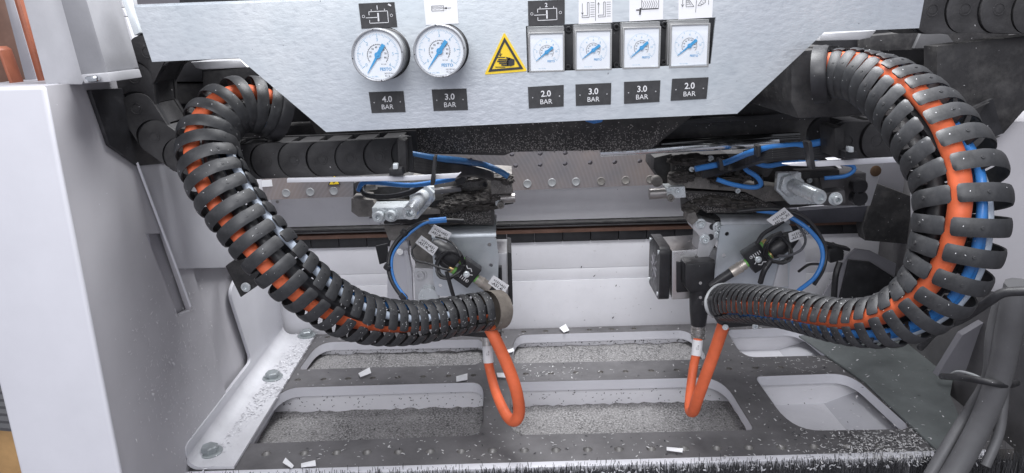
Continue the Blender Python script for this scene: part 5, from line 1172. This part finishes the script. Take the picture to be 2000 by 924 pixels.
flakes('wall_shavings', [p for p in pts if .57 < p[0].y < .76 and p[0].z > ZF-.25], [FLAKE], .0012, .0038)
pts = []
for i in (0, 1, 3, 4):
    x0 = min(p.x for p in cuts3[i]); x1 = max(p.x for p in cuts3[i]); y0 = min(p.y for p in cuts3[i])-.015; y1 = max(p.y for p in cuts3[i]); zb = ZF-.0135-(.036 if i < 3 else .021)+.015
    for k in range(800): pts.append((Vector((random.uniform(x0, x1), random.uniform(y0, y1), zb)), UP))
    for k in range(90): pts.append((Vector((random.uniform(x0, x1), y1+.0037, random.uniform(zb, ZF-.014))), NEG))
flakes('tray_shavings', pts, [FLAKE_D, M('tray_grey_shaving', (.4, .4, .4), .8)], .001, .0028)
pts = [(at(random.uniform(1000, 1340), random.uniform(480, 640), YB-.0045), NEG) for i in range(40)]+[(atz(random.uniform(1560, 1860), random.uniform(660, 860), ZF+.0042), UP) for i in range(120)]
flakes('scattered_chips', pts, [FLAKE, FLAKE_D], .0012, .004)
for (q, lb) in (([(700, 729), (722, 720), (725, 728), (704, 736)], 'white paper scrap on the plate behind the front left opening'), ([(891, 735), (913, 732), (913, 741), (891, 745)], 'white rectangular scrap left of the hanging orange loop'), ([(970, 728), (990, 731), (988, 737), (972, 736)], 'white scrap between the two strands of the orange loop'), ([(552, 903), (558, 897), (574, 909), (570, 914)], 'white scrap at the front edge beside the brush'), ([(588, 905), (616, 902), (617, 909), (588, 912)], 'white flat scrap lying on the front strip'), ([(1092, 640), (1105, 635), (1112, 645), (1101, 649)], 'grey scrap on the rear edge of the floor plate'), ([(1302, 873), (1334, 879), (1333, 883), (1302, 879)], 'white sliver on the front row of holes'), ([(989, 684), (1003, 682), (1004, 686), (990, 690)], 'tiny white sliver at the rear middle opening corner')):
    P = zp(q, ZF+.0035); P[1] = P[1]+Vector((0, 0, .002))
    tag(MB().prism(P, (0, 0, -.0007)).build('paper_scrap', PAPER), lb, 'scrap')
flakes('hose_shavings', HD, [M('dusty_white_shaving', (.5, .5, .51), .8)], .0004, .0014)
# heaps of fine shavings caught on the gripper heads
from mathutils import noise as mnoise
def heap(label, x, y, Y, rx, rz, ry):
    bm = bmesh.new(); bmesh.ops.create_icosphere(bm, subdivisions=4, radius=1); c = at(x, y, Y)
    for v in bm.verts:
        q = v.co.copy(); k = 1+.35*mnoise.fractal(q*2.2+Vector((x, y, 0)), 1, 2, 4)+.16*mnoise.noise(q*13+Vector((x, 0, y))); v.co = c+Vector((q.x*rx*k, q.y*ry*k, q.z*rz*k))
    mb = MB(); bm.verts.index_update(); mb.v = [v.co.copy() for v in bm.verts]; mb.f = [tuple(v.index for v in f.verts) for f in bm.faces]; mb.m = [0]*len(mb.f); bm.free()
    o = mb.build('shaving_heap', HEAP, None, 0, False); o['kind'] = 'stuff'; return o
HEAP = M('heaped_shavings', (0.075, 0.068, 0.064), .85, 0, .5, 160, .8, 900, dust=.6, dustcol=(.15, .14, .13), specks=.28, speckcol=(.45, .43, .42), speckscale=700)
for q in ((905, 390, .80, .022, .008, .012), (945, 384, .80, .018, .007, .012), (880, 402, .80, .014, .007, .01), (930, 402, .812, .026, .006, .012), (975, 344, .79, .014, .004, .01), (990, 350, .787, .007, .006, .006), (920, 345, .80, .02, .005, .012), (868, 432, .812, .02, .004, .006),
          (1345, 312, .80, .022, .006, .012), (1395, 330, .80, .022, .010, .014), (1330, 345, .80, .014, .006, .01), (1420, 352, .795, .02, .006, .01), (1390, 392, .81, .02, .006, .012), (1440, 398, .81, .02, .005, .012), (1350, 405, .82, .010, .007, .01), (1468, 340, .78, .012, .006, .01)):
    heap('', *q)
# brush along the front
t = thing('brush_strip', 'black bristle brush full of shavings along the bottom front edge', 'brush', (0, yf-.02, ZF-.03))
MB().box((.06, yf-.021, ZF-.05), (.86, .02, .02)).build('holder', BLACK, t)
mb = MB()
for i in range(5200):
    x = random.uniform(xa, xb); y0 = yf-.021+random.uniform(-.006, .006); z0 = ZF-.04; tip = Vector((x+random.gauss(0, .006), y0+random.gauss(.004, .004), ZF+.0005+random.gauss(0, .0032))); b = Vector((x, y0, z0)); wv = .00035
    mb.mi = 0 if random.random() < .95 else 1
    mb.add([b-Vector((wv, 0, 0)), b+Vector((wv, 0, 0)), tip+Vector((wv*.6, 0, 0)), tip-Vector((wv*.6, 0, 0)), b+Vector((0, wv, 0)), tip+Vector((0, wv*.6, 0))], [(0, 1, 2, 3), (1, 4, 5, 2), (4, 0, 3, 5)])
bp = [(Vector((random.uniform(.05, .42)+random.gauss(0, .03), yf-.021+random.uniform(-.006, .006), ZF+.001)), Vector((0, -.6, .8))) for i in range(200)]
flakes('brush_shavings', bp, [M('grey_shaving', (.38, .38, .40), .7), FLAKE_D], .0014, .004)
o = mb.build('bristles', [FLAKE_D, GREYTUBE], t, 0, False); o['kind'] = 'stuff'
